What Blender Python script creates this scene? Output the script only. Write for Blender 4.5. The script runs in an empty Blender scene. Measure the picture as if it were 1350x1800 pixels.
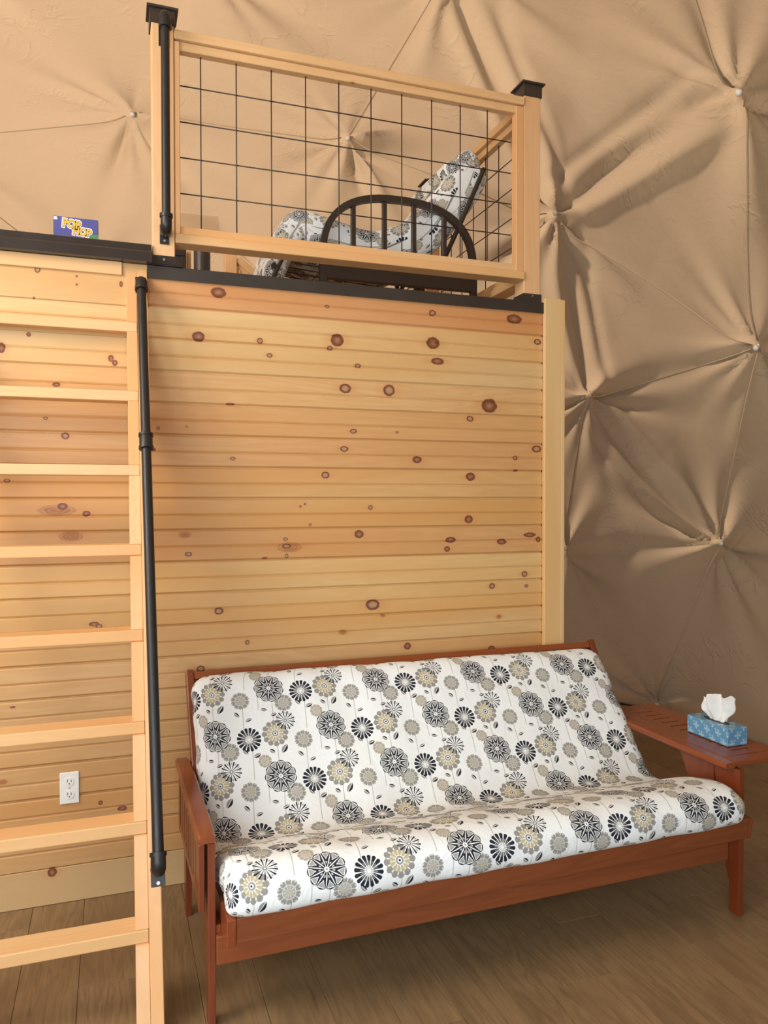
import bpy, bmesh, math, random
import numpy as np
from math import sin, cos, pi, radians, atan2, sqrt
from mathutils import Vector, Matrix
random.seed(7); RNG = np.random.RandomState(11)
scene = bpy.context.scene
COL = scene.collection

# ------------------------------------------------------------------ camera
cam_d = bpy.data.cameras.new('camera'); cam = bpy.data.objects.new('camera', cam_d); COL.objects.link(cam)
CR = Vector((0.9435284, -0.3312898, -0.0011101)); CU = Vector((0.0067584, 0.0158980, 0.9998508)); CF = Vector((0.3312228, 0.9433951, -0.0172392))
M = Matrix((CR, CU, -CF)).transposed().to_4x4(); M.translation = Vector((0, -3.1746, 1.55))
cam.matrix_world = M
cam_d.sensor_fit = 'HORIZONTAL'; cam_d.sensor_width = 36.0; cam_d.lens = 36.0 * 1352 / 1350
cam_d.clip_start = .05; cam_d.clip_end = 100
scene.camera = cam

# ------------------------------------------------------------------ light
scene.view_settings.view_transform = 'Standard'; scene.view_settings.look = 'None'
scene.view_settings.gamma = 1; scene.view_settings.use_curve_mapping = False
scene.view_settings.exposure = 0.36
w = bpy.data.worlds.new('world'); scene.world = w; w.use_nodes = True
w.node_tree.nodes['Background'].inputs['Color'].default_value = (.80, .88, 1.0, 1)
w.node_tree.nodes['Background'].inputs['Strength'].default_value = .55

def area(name, loc, target, sx, sy, energy, col):
    l = bpy.data.lights.new(name, 'AREA'); l.shape = 'RECTANGLE'; l.size = sx; l.size_y = sy
    l.energy = energy; l.color = col
    o = bpy.data.objects.new(name, l); COL.objects.link(o); o.location = loc
    o.rotation_euler = (Vector(target) - Vector(loc)).to_track_quat('-Z', 'Y').to_euler()
    return o
# daylight through the big clear front window of the dome, behind the camera
area('window_daylight', (-1.2, -3.9, 1.55), (.6, 0, 1.35), 3.2, 2.0, 98, (.88, .95, 1.0))
# daylight through the skylight panel high in the dome, to the left
area('skylight_daylight', (-2.2, -1.6, 3.35), (.3, .2, 1.6), 1.6, 1.6, 95, (1.0, .93, .84))
sun = bpy.data.lights.new('sun', 'SUN'); sun.energy = 11.0; sun.angle = radians(3); sun.color = (1, .93, .82)
so = bpy.data.objects.new('sun', sun); COL.objects.link(so)
so.rotation_euler = Vector((.35, -.45, -.85)).to_track_quat('-Z', 'Y').to_euler()

# ------------------------------------------------------------------ helpers
ROOT = {}
def setp(o, label=None, cat=None, group=None, kind=None):
    if label: o['label'] = label
    if cat: o['category'] = cat
    if group: o['group'] = group
    if kind: o['kind'] = kind
    return o
def thing(name, label, cat, loc, group=None):
    o = bpy.data.objects.new(name, None); COL.objects.link(o); o.location = loc
    o.empty_display_size = .1
    ROOT[o] = Vector(loc); return setp(o, label, cat, group)
def mk(name, bm, mat, parent=None, smooth=False, label=None, kind=None):
    """bm in world coordinates -> ONE object, child of parent"""
    me = bpy.data.meshes.new(name)
    org = ROOT[parent] if parent is not None else None
    if org is None:
        vs = [v.co for v in bm.verts]
        if vs:
            org = Vector((sum(v.x for v in vs) / len(vs), sum(v.y for v in vs) / len(vs), min(v.z for v in vs)))
        else: org = Vector((0, 0, 0))
    bmesh.ops.translate(bm, verts=bm.verts, vec=-org)
    bmesh.ops.recalc_face_normals(bm, faces=bm.faces)
    bm.to_mesh(me); bm.free()
    if smooth:
        for p in me.polygons: p.use_smooth = True
        if smooth == 'auto': me.set_sharp_from_angle(angle=radians(35))
    me.materials.append(mat)
    o = bpy.data.objects.new(name, me); COL.objects.link(o)
    if parent is not None: o.parent = parent
    else: o.location = org
    ROOT[o] = org.copy()
    setp(o, label=label, kind=kind)
    return o
def BM(): return bmesh.new()
def hexa(bm, P, bev=0.0, seg=1):
    """8 corners: bottom 4 ccw, top 4 ccw"""
    vs = [bm.verts.new(p) for p in P]
    fs = [bm.faces.new([vs[i] for i in f]) for f in ((3, 2, 1, 0), (4, 5, 6, 7), (0, 1, 5, 4), (1, 2, 6, 5), (2, 3, 7, 6), (3, 0, 4, 7))]
    if bev > 0:
        es = list({e for f in fs for e in f.edges})
        bmesh.ops.bevel(bm, geom=es, offset=bev, segments=seg, affect='EDGES', profile=.5)
    return bm
def box(bm, x0, x1, y0, y1, z0, z1, bev=0.0, seg=1):
    return hexa(bm, [(x0, y0, z0), (x1, y0, z0), (x1, y1, z0), (x0, y1, z0), (x0, y0, z1), (x1, y0, z1), (x1, y1, z1), (x0, y1, z1)], bev, seg)
def beam(bm, A, B, w, h, up=(0, 0, 1), bev=0.0, seg=1):
    """bar from A to B, width w sideways, h along up"""
    A = Vector(A); B = Vector(B); d = (B - A).normalized(); s = d.cross(Vector(up)).normalized(); u = s.cross(d).normalized()
    P = []
    for q in (-h / 2, h / 2):
        for (e, ss) in ((A, -1), (A, 1), (B, 1), (B, -1)):
            P.append(e + s * (ss * w / 2) + u * q)
    return hexa(bm, P, bev, seg)
def tube(bm, pts, r, seg=16, cap=True):
    pts = [Vector(p) for p in pts]; n = len(pts)
    rs = r if isinstance(r, (list, tuple)) else [r] * n
    d0 = (pts[1] - pts[0]).normalized()
    ref = Vector((0, 0, 1)) if abs(d0.z) < .9 else Vector((1, 0, 0))
    nn = d0.cross(ref).normalized(); rings = []
    for i, p in enumerate(pts):
        d = (pts[min(i + 1, n - 1)] - pts[max(i - 1, 0)]).normalized()
        nn = (nn - d * nn.dot(d)).normalized(); b = d.cross(nn)
        rings.append([bm.verts.new(p + (nn * cos(2 * pi * k / seg) + b * sin(2 * pi * k / seg)) * rs[i]) for k in range(seg)])
    for i in range(n - 1):
        for k in range(seg):
            bm.faces.new((rings[i][k], rings[i][(k + 1) % seg], rings[i + 1][(k + 1) % seg], rings[i + 1][k]))
    if cap:
        bm.faces.new(rings[0][::-1]); bm.faces.new(rings[-1])
    return bm
def strip_tube(bm, pts, w, h, up):
    """rectangular section swept along pts"""
    pts = [Vector(p) for p in pts]; n = len(pts); rings = []
    up = Vector(up)
    for i, p in enumerate(pts):
        d = (pts[min(i + 1, n - 1)] - pts[max(i - 1, 0)]).normalized()
        s = up.normalized(); t = d.cross(s).normalized()
        rings.append([bm.verts.new(p + s * (a * w / 2) + t * (b * h / 2)) for a, b in ((-1, -1), (1, -1), (1, 1), (-1, 1))])
    for i in range(n - 1):
        for k in range(4):
            bm.faces.new((rings[i][k], rings[i][(k + 1) % 4], rings[i + 1][(k + 1) % 4], rings[i + 1][k]))
    bm.faces.new(rings[0][::-1]); bm.faces.new(rings[-1]); return bm
def prism(bm, poly, axis, a0, a1):
    """extrude 2-D polygon along axis ('x': poly=(y,z), 'y': (x,z), 'z': (x,y))"""
    def P(q, a):
        return {'x': (a, q[0], q[1]), 'y': (q[0], a, q[1]), 'z': (q[0], q[1], a)}[axis]
    A = [bm.verts.new(P(q, a0)) for q in poly]; B = [bm.verts.new(P(q, a1)) for q in poly]
    n = len(poly)
    for i in range(n): bm.faces.new((A[i], A[(i + 1) % n], B[(i + 1) % n], B[i]))
    bm.faces.new(A[::-1]); bm.faces.new(B); return bm
def sphere(bm, c, r, sx=1, sy=1, sz=1, seg=16):
    m = Matrix.Translation(c) @ Matrix.Diagonal((r * sx, r * sy, r * sz, 1))
    bmesh.ops.create_uvsphere(bm, u_segments=seg, v_segments=seg // 2, radius=1, matrix=m); return bm

# ------------------------------------------------------------------ node helpers
class NT:
    def __init__(s, mat):
        s.t = mat.node_tree; s.n = s.t.nodes; s.l = s.t.links
    def new(s, k, **kw):
        x = s.n.new(k)
        for a, b in kw.items(): setattr(x, a, b)
        return x
    def put(s, sock, v):
        if v is None: return
        if isinstance(v, bpy.types.NodeSocket): s.l.new(v, sock)
        elif isinstance(v, (tuple, list)) and len(v) == 3 and len(sock.default_value) == 4: sock.default_value = (*v, 1)
        else: sock.default_value = v
    def m(s, op, a, b=None, c=None, clamp=False):
        x = s.n.new('ShaderNodeMath'); x.operation = op; x.use_clamp = clamp
        s.put(x.inputs[0], a); s.put(x.inputs[1], b); s.put(x.inputs[2], c); return x.outputs[0]
    def add(s, a, b): return s.m('ADD', a, b)
    def sub(s, a, b): return s.m('SUBTRACT', a, b)
    def mul(s, a, b): return s.m('MULTIPLY', a, b)
    def lt(s, a, b): return s.m('LESS_THAN', a, b)
    def gt(s, a, b): return s.m('GREATER_THAN', a, b)
    def ss(s, v, a, b, x=0.0, y=1.0):
        n = s.n.new('ShaderNodeMapRange'); n.interpolation_type = 'SMOOTHSTEP'
        s.put(n.inputs[0], v); s.put(n.inputs[1], a); s.put(n.inputs[2], b); s.put(n.inputs[3], x); s.put(n.inputs[4], y)
        return n.outputs[0]
    def mix(s, f, a, b, bt='MIX'):
        x = s.n.new('ShaderNodeMix'); x.data_type = 'RGBA'; x.blend_type = bt
        s.put(x.inputs[0], f); s.put(x.inputs[6], a); s.put(x.inputs[7], b); return x.outputs[2]
    def vmul(s, v, k):
        x = s.n.new('ShaderNodeVectorMath'); x.operation = 'MULTIPLY'; s.put(x.inputs[0], v); x.inputs[1].default_value = k; return x.outputs[0]
    def vadd(s, v, k):
        x = s.n.new('ShaderNodeVectorMath'); x.operation = 'ADD'; s.put(x.inputs[0], v); s.put(x.inputs[1], k); return x.outputs[0]
    def noise(s, v, scale, detail=3, rough=.5, dist=0):
        x = s.n.new('ShaderNodeTexNoise'); s.put(x.inputs['Vector'], v)
        x.inputs['Scale'].default_value = scale; x.inputs['Detail'].default_value = detail
        x.inputs['Roughness'].default_value = rough; x.inputs['Distortion'].default_value = dist; return x.outputs[0]
    def xyz(s, v):
        x = s.n.new('ShaderNodeSeparateXYZ'); s.put(x.inputs[0], v); return x.outputs
    def comb(s, a, b, c):
        x = s.n.new('ShaderNodeCombineXYZ')
        for i, q in enumerate((a, b, c)): s.put(x.inputs[i], q)
        return x.outputs[0]
    def bump(s, h, strength=.3, dist=.002):
        x = s.n.new('ShaderNodeBump'); s.put(x.inputs['Height'], h); x.inputs['Strength'].default_value = strength
        x.inputs['Distance'].default_value = dist; return x.outputs[0]
def mat(name, col=(.5, .5, .5), rough=.5, metal=0.0, spec=.5):
    m = bpy.data.materials.new(name); m.use_nodes = True
    b = m.node_tree.nodes['Principled BSDF']
    b.inputs['Base Color'].default_value = (*col, 1); b.inputs['Roughness'].default_value = rough
    b.inputs['Metallic'].default_value = metal; b.inputs['Specular IOR Level'].default_value = spec
    return m, NT(m), b
def worn(name, col, rough=.5, metal=0., var=.12, scale=9, bump=.1, spec=.5):
    m, t, b = mat(name, col, rough, metal, spec)
    co = t.new('ShaderNodeTexCoord').outputs['Object']
    n = t.noise(co, scale, 4)
    c = t.mix(n, tuple(x * (1 - var) for x in col), tuple(min(1, x * (1 + var)) for x in col))
    t.put(b.inputs['Base Color'], c)
    t.put(b.inputs['Roughness'], t.ss(n, .2, .8, rough * .85, min(1, rough * 1.15)))
    if bump: t.put(b.inputs['Normal'], t.bump(t.noise(co, scale * 25, 2), bump, .0008))
    return m
def wood(name, base, dark, axis='x', rough=.5, knots=(), spots=0.0, contrast=.5, rnd=.10, scale=1.0, knotcol=(.22, .07, .02), bump=.12, spec=.4, tonerows=None):
    """pine-like timber; object coordinates are relative to the object's root"""
    m, t, b = mat(name, base, rough, 0, spec)
    co = t.new('ShaderNodeTexCoord').outputs['Object']
    inf = t.new('ShaderNodeObjectInfo').outputs['Random']
    off = t.comb(t.mul(inf, 17.3), t.mul(inf, 9.1), t.mul(inf, 5.7))
    k = {'x': (.12, 1, 1), 'y': (1, .12, 1), 'z': (1, 1, .12)}[axis]
    v = t.vmul(t.vadd(co, off), k)
    n1 = t.noise(v, 7 * scale, 3, .55, .6)          # broad cathedral flow
    rings = t.m('FRACT', t.mul(n1, 9.0))
    rings = t.m('ABSOLUTE', t.sub(rings, .5))          # 0..0.5
    rings = t.ss(rings, .03, .42)
    n2 = t.noise(v, 60 * scale, 3, .6)
    n3 = t.noise(v, 2.6 * scale, 2, .5)
    f = t.add(t.mul(rings, .35 * contrast), t.mul(n2, .65 * contrast))
    c = t.mix(t.m('ADD', f, 0, clamp=True), base, dark)
    c = t.mix(t.ss(n3, .42, .68), c, tuple(x * y for x, y in zip(base, (.90, .74, .56))))
    # object to object variation
    c = t.mix(t.mul(inf, rnd * 2), c, dark)
    x, y, z = t.xyz(co)
    if spots > 0:
        vo = t.new('ShaderNodeTexVoronoi'); vo.feature = 'F1'
        kk = {'x': (.6, 1, 1), 'y': (1, .6, 1), 'z': (1, 1, .6)}[axis]
        t.put(vo.inputs['Vector'], t.vmul(t.vadd(co, off), kk)); vo.inputs['Scale'].default_value = spots
        d = vo.outputs['Distance']
        c = t.mix(t.mul(t.ss(d, .03, .10, 1, 0), .5), c, (.45, .22, .08)); c = t.mix(t.ss(d, .018, .04, .9, 0), c, knotcol)
    for (kx, kz, rx, rz, ty) in knots:
        dx = t.mul(t.sub(x, kx), 1 / rx); dz = t.mul(t.sub(z, kz), 1 / rz)
        wob = t.mul(t.sub(t.noise(co, 70, 2), .5), .35)
        d = t.add(t.m('SQRT', t.add(t.mul(dx, dx), t.mul(dz, dz))), wob)
        # reddish halo stretched along the grain
        hx = t.mul(dx, .42); hz = t.mul(dz, .75)
        h = t.m('SQRT', t.add(t.mul(hx, hx), t.mul(hz, hz)))
        c = t.mix(t.ss(h, .35, 1.35, .42 if rx > .01 else .2, 0), c, (.52, .22, .07))
        if ty == 2:
            c = t.mix(t.ss(d, .4, 1.15, .75, 0), c, (.36, .13, .035))
            c = t.mix(t.mul(t.ss(t.m('FRACT', t.mul(d, 3.0)), .3, .6), t.ss(d, .7, 1.2, .5, 0)), c, (.2, .07, .02))
        else:
            inner = (.26, .095, .035) if ty == 1 else (.42, .23, .11)
            ringc = (.15, .048, .020)
            c = t.mix(t.ss(d, .92, 1.12, 1, 0), c, ringc)
            c = t.mix(t.ss(d, .42, .80, .92, 0), c, inner)
            c = t.mix(t.ss(d, .10, .45, .5, 0), c, (.42, .22, .13))
    t.put(b.inputs['Base Color'], c)
    t.put(b.inputs['Normal'], t.bump(n2, bump, .001))
    return m

# ------------------------------------------------------------------ materials
PINE = (.74, .46, .215); PINE_D = (.56, .30, .115)
m_2x4 = wood('pine_lumber_x', (.72, .47, .235), (.54, .31, .13), 'x', .55, spots=7)
m_2x4y = wood('pine_lumber_y', (.70, .46, .23), (.54, .31, .13), 'y', .55, spots=7)
m_2x4z = wood('pine_lumber_z', (.72, .45, .23), (.56, .30, .13), 'z', .55, spots=6)
m_black = worn('black_painted_metal', (.040, .031, .024), .42, .2, bump=.05)
m_blackp = worn('black_gloss_paint', (.028, .022, .019), .22, 0, bump=.05)
m_pipe = worn('black_iron_pipe', (.030, .027, .025), .42, .5, bump=.15, scale=30)
m_bronze = worn('dark_bronze_tube', (.045, .033, .026), .40, .4, bump=.05)
m_bolt = worn('steel_screw', (.45, .43, .40), .35, .9)
m_white = worn('white_plastic', (.78, .77, .72), .35, bump=0)
m_slot = worn('dark_slot', (.03, .03, .03), .6, bump=0)
m_cherry = wood('cherry_stain_x', (.265, .078, .027), (.15, .038, .014), 'x', .27, contrast=.7, rnd=.06, scale=.8, bump=.05, spec=.5)
m_cherryy = wood('cherry_stain_y', (.270, .072, .023), (.14, .034, .013), 'y', .27, contrast=.7, rnd=.06, scale=.8, bump=.05, spec=.5)
m_cherryz = wood('cherry_stain_z', (.20, .048, .017), (.11, .026, .012), 'z', .27, contrast=.7, rnd=.06, scale=.8, bump=.05, spec=.5)

def canvas_material():
    m, t, b = mat('tan_canvas_liner', (.29, .21, .125), .62, 0, .25)
    co = t.new('ShaderNodeTexCoord').outputs['Object']
    n = t.noise(co, 1.3, 3, .5); f = t.noise(co, 9, 5, .6, 1.2); g = t.noise(co, 420, 2)
    base = t.mix(t.ss(n, .3, .7), (.305, .215, .124), (.272, .191, .104))
    t.put(b.inputs['Base Color'], base)
    # crumple lines: thin ridges
    r = t.m('ABSOLUTE', t.sub(t.noise(co, 3.2, 4, .55, .8), .5)); r = t.ss(r, 0, .035, 1, 0)
    sel = t.ss(t.noise(co, 1.7, 2), .5, .62)
    h = t.add(t.add(t.mul(f, .6), t.mul(t.mul(r, sel), .38)), t.mul(g, .02))
    t.put(b.inputs['Normal'], t.bump(h, .8, .014))
    tr = t.new('ShaderNodeBsdfTranslucent'); tr.inputs['Color'].default_value = (.82, .545, .335, 1)
    mx = t.new('ShaderNodeMixShader'); mx.inputs[0].default_value = .15
    out = t.n['Material Output']
    t.l.new(b.outputs[0], mx.inputs[1]); t.l.new(tr.outputs[0], mx.inputs[2]); t.l.new(mx.outputs[0], out.inputs['Surface'])
    return m
m_canvas = canvas_material()
m_seam = worn('canvas_seam', (.52, .385, .235), .6, bump=0)
m_patch, _pt, _pb = mat('canvas_patch_cloth', (.40, .29, .17), .6, 0, .2)
_tr = _pt.new('ShaderNodeBsdfTranslucent'); _tr.inputs['Color'].default_value = (.97, .92, .86, 1)
_mx = _pt.new('ShaderNodeMixShader'); _mx.inputs[0].default_value = .80
_pt.l.new(_pb.outputs[0], _mx.inputs[1]); _pt.l.new(_tr.outputs[0], _mx.inputs[2]); _pt.l.new(_mx.outputs[0], _pt.n['Material Output'].inputs['Surface'])
m_knob = worn('cream_knob', (.75, .70, .60), .35, bump=0)

def floor_material(name, base=(.215, .135, .064)):
    m, t, b = mat(name, base, .36, 0, .45)
    co = t.new('ShaderNodeTexCoord').outputs['Object']; inf = t.new('ShaderNodeObjectInfo').outputs['Random']
    off = t.comb(t.mul(inf, 31.3), t.mul(inf, 57.1), 0.0)
    v0 = t.vadd(co, off)
    v = t.vmul(v0, (1, .11, 1))
    n1 = t.noise(v, 9, 3, .6, 1.0); r = t.ss(t.m('ABSOLUTE', t.sub(t.m('FRACT', t.mul(n1, 8)), .5)), .0, .4)
    n2 = t.noise(v, 90, 4, .65); n3 = t.noise(t.vmul(v0, (1, .35, 1)), 5, 3, .6)
    c = t.mix(t.m('ADD', t.mul(n2, .75), t.mul(r, .25)), tuple(x * .48 for x in base), tuple(x * 1.55 for x in base))
    c = t.mix(t.ss(n3, .45, .72, 0, .55), c, tuple(x * y * .45 for x, y in zip(base, (1, .95, .9))))
    c = t.mix(t.ss(t.noise(t.vmul(v0, (1, .06, 1)), 30, 2), .66, .74, 0, .6), c, (.04, .02, .012))
    c = t.mix(t.mul(inf, .35), c, tuple(x * y for x, y in zip(base, (1.5, 1.42, 1.35))))
    t.put(b.inputs['Base Color'], c)
    t.put(b.inputs['Roughness'], t.ss(n2, .2, .8, .30, .46))
    t.put(b.inputs['Normal'], t.bump(n2, .15, .001))
    return m
m_floor = floor_material('oak_vinyl_plank')
m_gap = worn('dark_subfloor', (.03, .02, .012), .8, bump=0)

# ---- printed floral cotton: everything computed from the cloth's own UV
def floral_material():
    m, t, b = mat('floral_print_cotton', (.8, .8, .78), .8, 0, .15)
    uvn = t.new('ShaderNodeUVMap'); uvn.uv_map = 'cloth'
    U, V, _ = t.xyz(uvn.outputs[0])
    W, Hh = .445, .175
    co = t.new('ShaderNodeTexCoord').outputs['Object']
    wn = t.noise(co, 5, 2)
    c = (.77, .80, .785)
    navy = (.020, .022, .032); gray = (.27, .265, .235); ochre = (.47, .41, .26); lgray = (.54, .54, .50); white = (.77, .80, .785)
    def local(cx, cy):
        u = t.sub(U, cx); v = t.sub(V, cy)
        row = t.m('FLOOR', t.add(t.mul(v, 1 / Hh), .5))
        dx = t.m('WRAP', t.sub(u, t.mul(row, W / 2)), W / 2, -W / 2); dy = t.sub(v, t.mul(row, Hh))
        return dx, dy
    def polar(cx, cy, R, n, ph=0.0):
        dx, dy = local(cx, cy)
        r = t.mul(t.m('SQRT', t.add(t.mul(dx, dx), t.mul(dy, dy))), 1 / R)
        th = t.m('ARCTAN2', dy, dx)
        a = t.m('FRACT', t.add(t.mul(th, n / (2 * pi)), ph + 10.0))
        s = t.mul(t.m('ABSOLUTE', t.sub(a, .5)), 2.0)      # 0 petal centre .. 1 gap
        return r, s
    def inside(*cs):
        x = cs[0]
        for y in cs[1:]: x = t.mul(x, y)
        return x
    def stem(cx, cy, y0, y1, c, lean=.06):
        dx, dy = local(cx, cy)
        d = t.m('ABSOLUTE', t.sub(dx, t.mul(dy, lean)))
        k = inside(t.ss(d, .0010, .0018, 1, 0), t.gt(dy, y0), t.lt(dy, y1))
        return t.mix(t.mul(k, .8), c, (.36, .35, .28))
    def leaf(cx, cy, L, Wd, ang, c, col1=gray, col2=navy):
        dx, dy = local(cx, cy)
        p = t.add(t.mul(dx, cos(ang)), t.mul(dy, sin(ang))); q = t.sub(t.mul(dy, cos(ang)), t.mul(dx, sin(ang)))
        pn = t.mul(p, 1 / L); lim = t.mul(t.sub(1, t.mul(pn, pn)), Wd)
        k = t.lt(t.m('ABSOLUTE', q), lim)
        c = t.mix(inside(k, t.gt(q, 0)), c, col1); c = t.mix(inside(k, t.lt(q, 0)), c, col2)
        return t.mix(inside(k, t.lt(t.m('ABSOLUTE', q), .0009)), c, white)
    A = (.786, .261)
    P = lambda du, ds: (A[0] + du, A[1] + ds)
    # stems (behind the blooms), leaves on them
    for (du, ds) in ((.005, 0), (.131, -.03), (.226, -.011), (-.112, -.045), (.176, -.115)):
        cx, cy = P(du, ds - .0875 + .02); c = stem(cx, cy, -.08, .086, c)
    for (du, ds, L, Wd, an) in ((-.030, -.089, .014, .0065, 2.9), (.006, -.111, .014, .0065, .3), (-.135, -.100, .014, .007, 2.3), (-.092, -.124, .015, .006, .35),
                                (.205, -.078, .013, .007, 2.5), (.252, -.074, .020, .010, .95), (.106, -.070, .014, .007, 2.3), (.148, -.088, .016, .008, .4)):
        c = leaf(*P(du, ds), L, Wd, an, c)
    # E, F grey blooms, G small
    for (du, ds, R, n) in ((.049, -.066, .036, 10), (-.116, -.045, .036, 10), (.173, -.113, .026, 9)):
        r, s = polar(*P(du, ds), R, n)
        edge = t.sub(1.0, t.mul(t.mul(s, s), .16))
        k = t.lt(r, edge)
        c = t.mix(k, c, gray if R > .03 else (.38, .34, .26))
        c = t.mix(inside(k, t.gt(s, .84)), c, lgray)
        c = t.mix(inside(k, t.gt(r, .50), t.lt(r, .58)), c, lgray)
        c = t.mix(inside(t.lt(r, .46), t.gt(t.m('FRACT', t.mul(s, 1.5)), .5)), c, lgray)
        c = t.mix(inside(t.gt(r, .14), t.lt(r, .24)), c, ochre)
        c = t.mix(inside(k, t.gt(r, .86), t.lt(s, .3)), c, lgray)
    # C yellow/grey bloom
    r, s = polar(*P(.224, -.011), .051, 12, .5)
    edge = t.sub(1.0, t.mul(t.mul(s, s), .16)); k = t.lt(r, edge)
    c = t.mix(k, c, white); c = t.mix(inside(k, t.gt(r, .60), t.lt(s, .80)), c, gray)
    c = t.mix(inside(k, t.gt(r, .80), t.gt(s, .86)), c, navy)
    c = t.mix(inside(t.gt(r, .28), t.lt(r, .64), t.gt(s, .28)), c, ochre)
    c = t.mix(inside(t.gt(r, .40), t.lt(r, .55), t.lt(s, .35)), c, (.62, .58, .44))
    c = t.mix(inside(t.gt(r, .14), t.lt(r, .24)), c, gray); c = t.mix(t.lt(r, .07), c, navy)
    # B navy daisy
    r, s = polar(*P(.124, -.025), .046, 16)
    edge = t.sub(1.0, t.mul(t.mul(s, s), .14)); k = t.lt(r, edge)
    c = t.mix(k, c, white); c = t.mix(inside(k, t.gt(r, .32), t.lt(s, .74)), c, navy)
    c = t.mix(inside(t.gt(r, .12), t.lt(r, .36), t.lt(s, .4)), c, gray)
    c = t.mix(inside(t.gt(r, .36), t.lt(r, .60), t.lt(s, .12)), c, lgray)
    # D starburst
    r, s = polar(*P(.269, .036), .038, 13)
    c = t.mix(t.lt(r, .5), c, white)
    c = t.mix(inside(t.gt(r, .22), t.lt(r, 1.0), t.lt(s, .34)), c, navy)
    c = t.mix(inside(t.gt(r, .70), t.lt(r, .92), t.gt(s, .78)), c, gray)
    c = t.mix(inside(t.gt(r, .08), t.lt(r, .2)), c, gray)
    # A large navy dahlia
    r, s = polar(*A, .059, 11)
    edge = t.sub(1.0, t.mul(t.mul(s, s), .10)); k = t.lt(r, edge)
    c = t.mix(k, c, navy)
    drop = inside(t.gt(r, .54), t.lt(r, .93), t.lt(s, t.ss(r, .5, .85, .10, .70)))
    drop2 = inside(t.gt(r, .58), t.lt(r, .89), t.lt(s, t.ss(r, .55, .85, .02, .60)))
    c = t.mix(drop, c, white); c = t.mix(drop2, c, (.33, .325, .30))
    c = t.mix(inside(k, t.gt(r, .1), t.gt(s, t.ss(r, .1, 1.0, .70, .965))), c, white)
    c = t.mix(inside(t.gt(r, .30), t.lt(r, .42), t.lt(s, .35)), c, (.45, .44, .4))
    c = t.mix(t.lt(r, .13), c, white)
    c = t.mix(t.lt(r, .05), c, gray)
    t.put(b.inputs['Base Color'], c)
    cc = t.noise(co, 14, 4, .6, .8)
    weave = t.noise(co, 500, 1)
    t.put(b.inputs['Normal'], t.bump(t.add(cc, t.mul(weave, .02)), .45, .010))
    return m
m_floral = floral_material()

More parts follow.
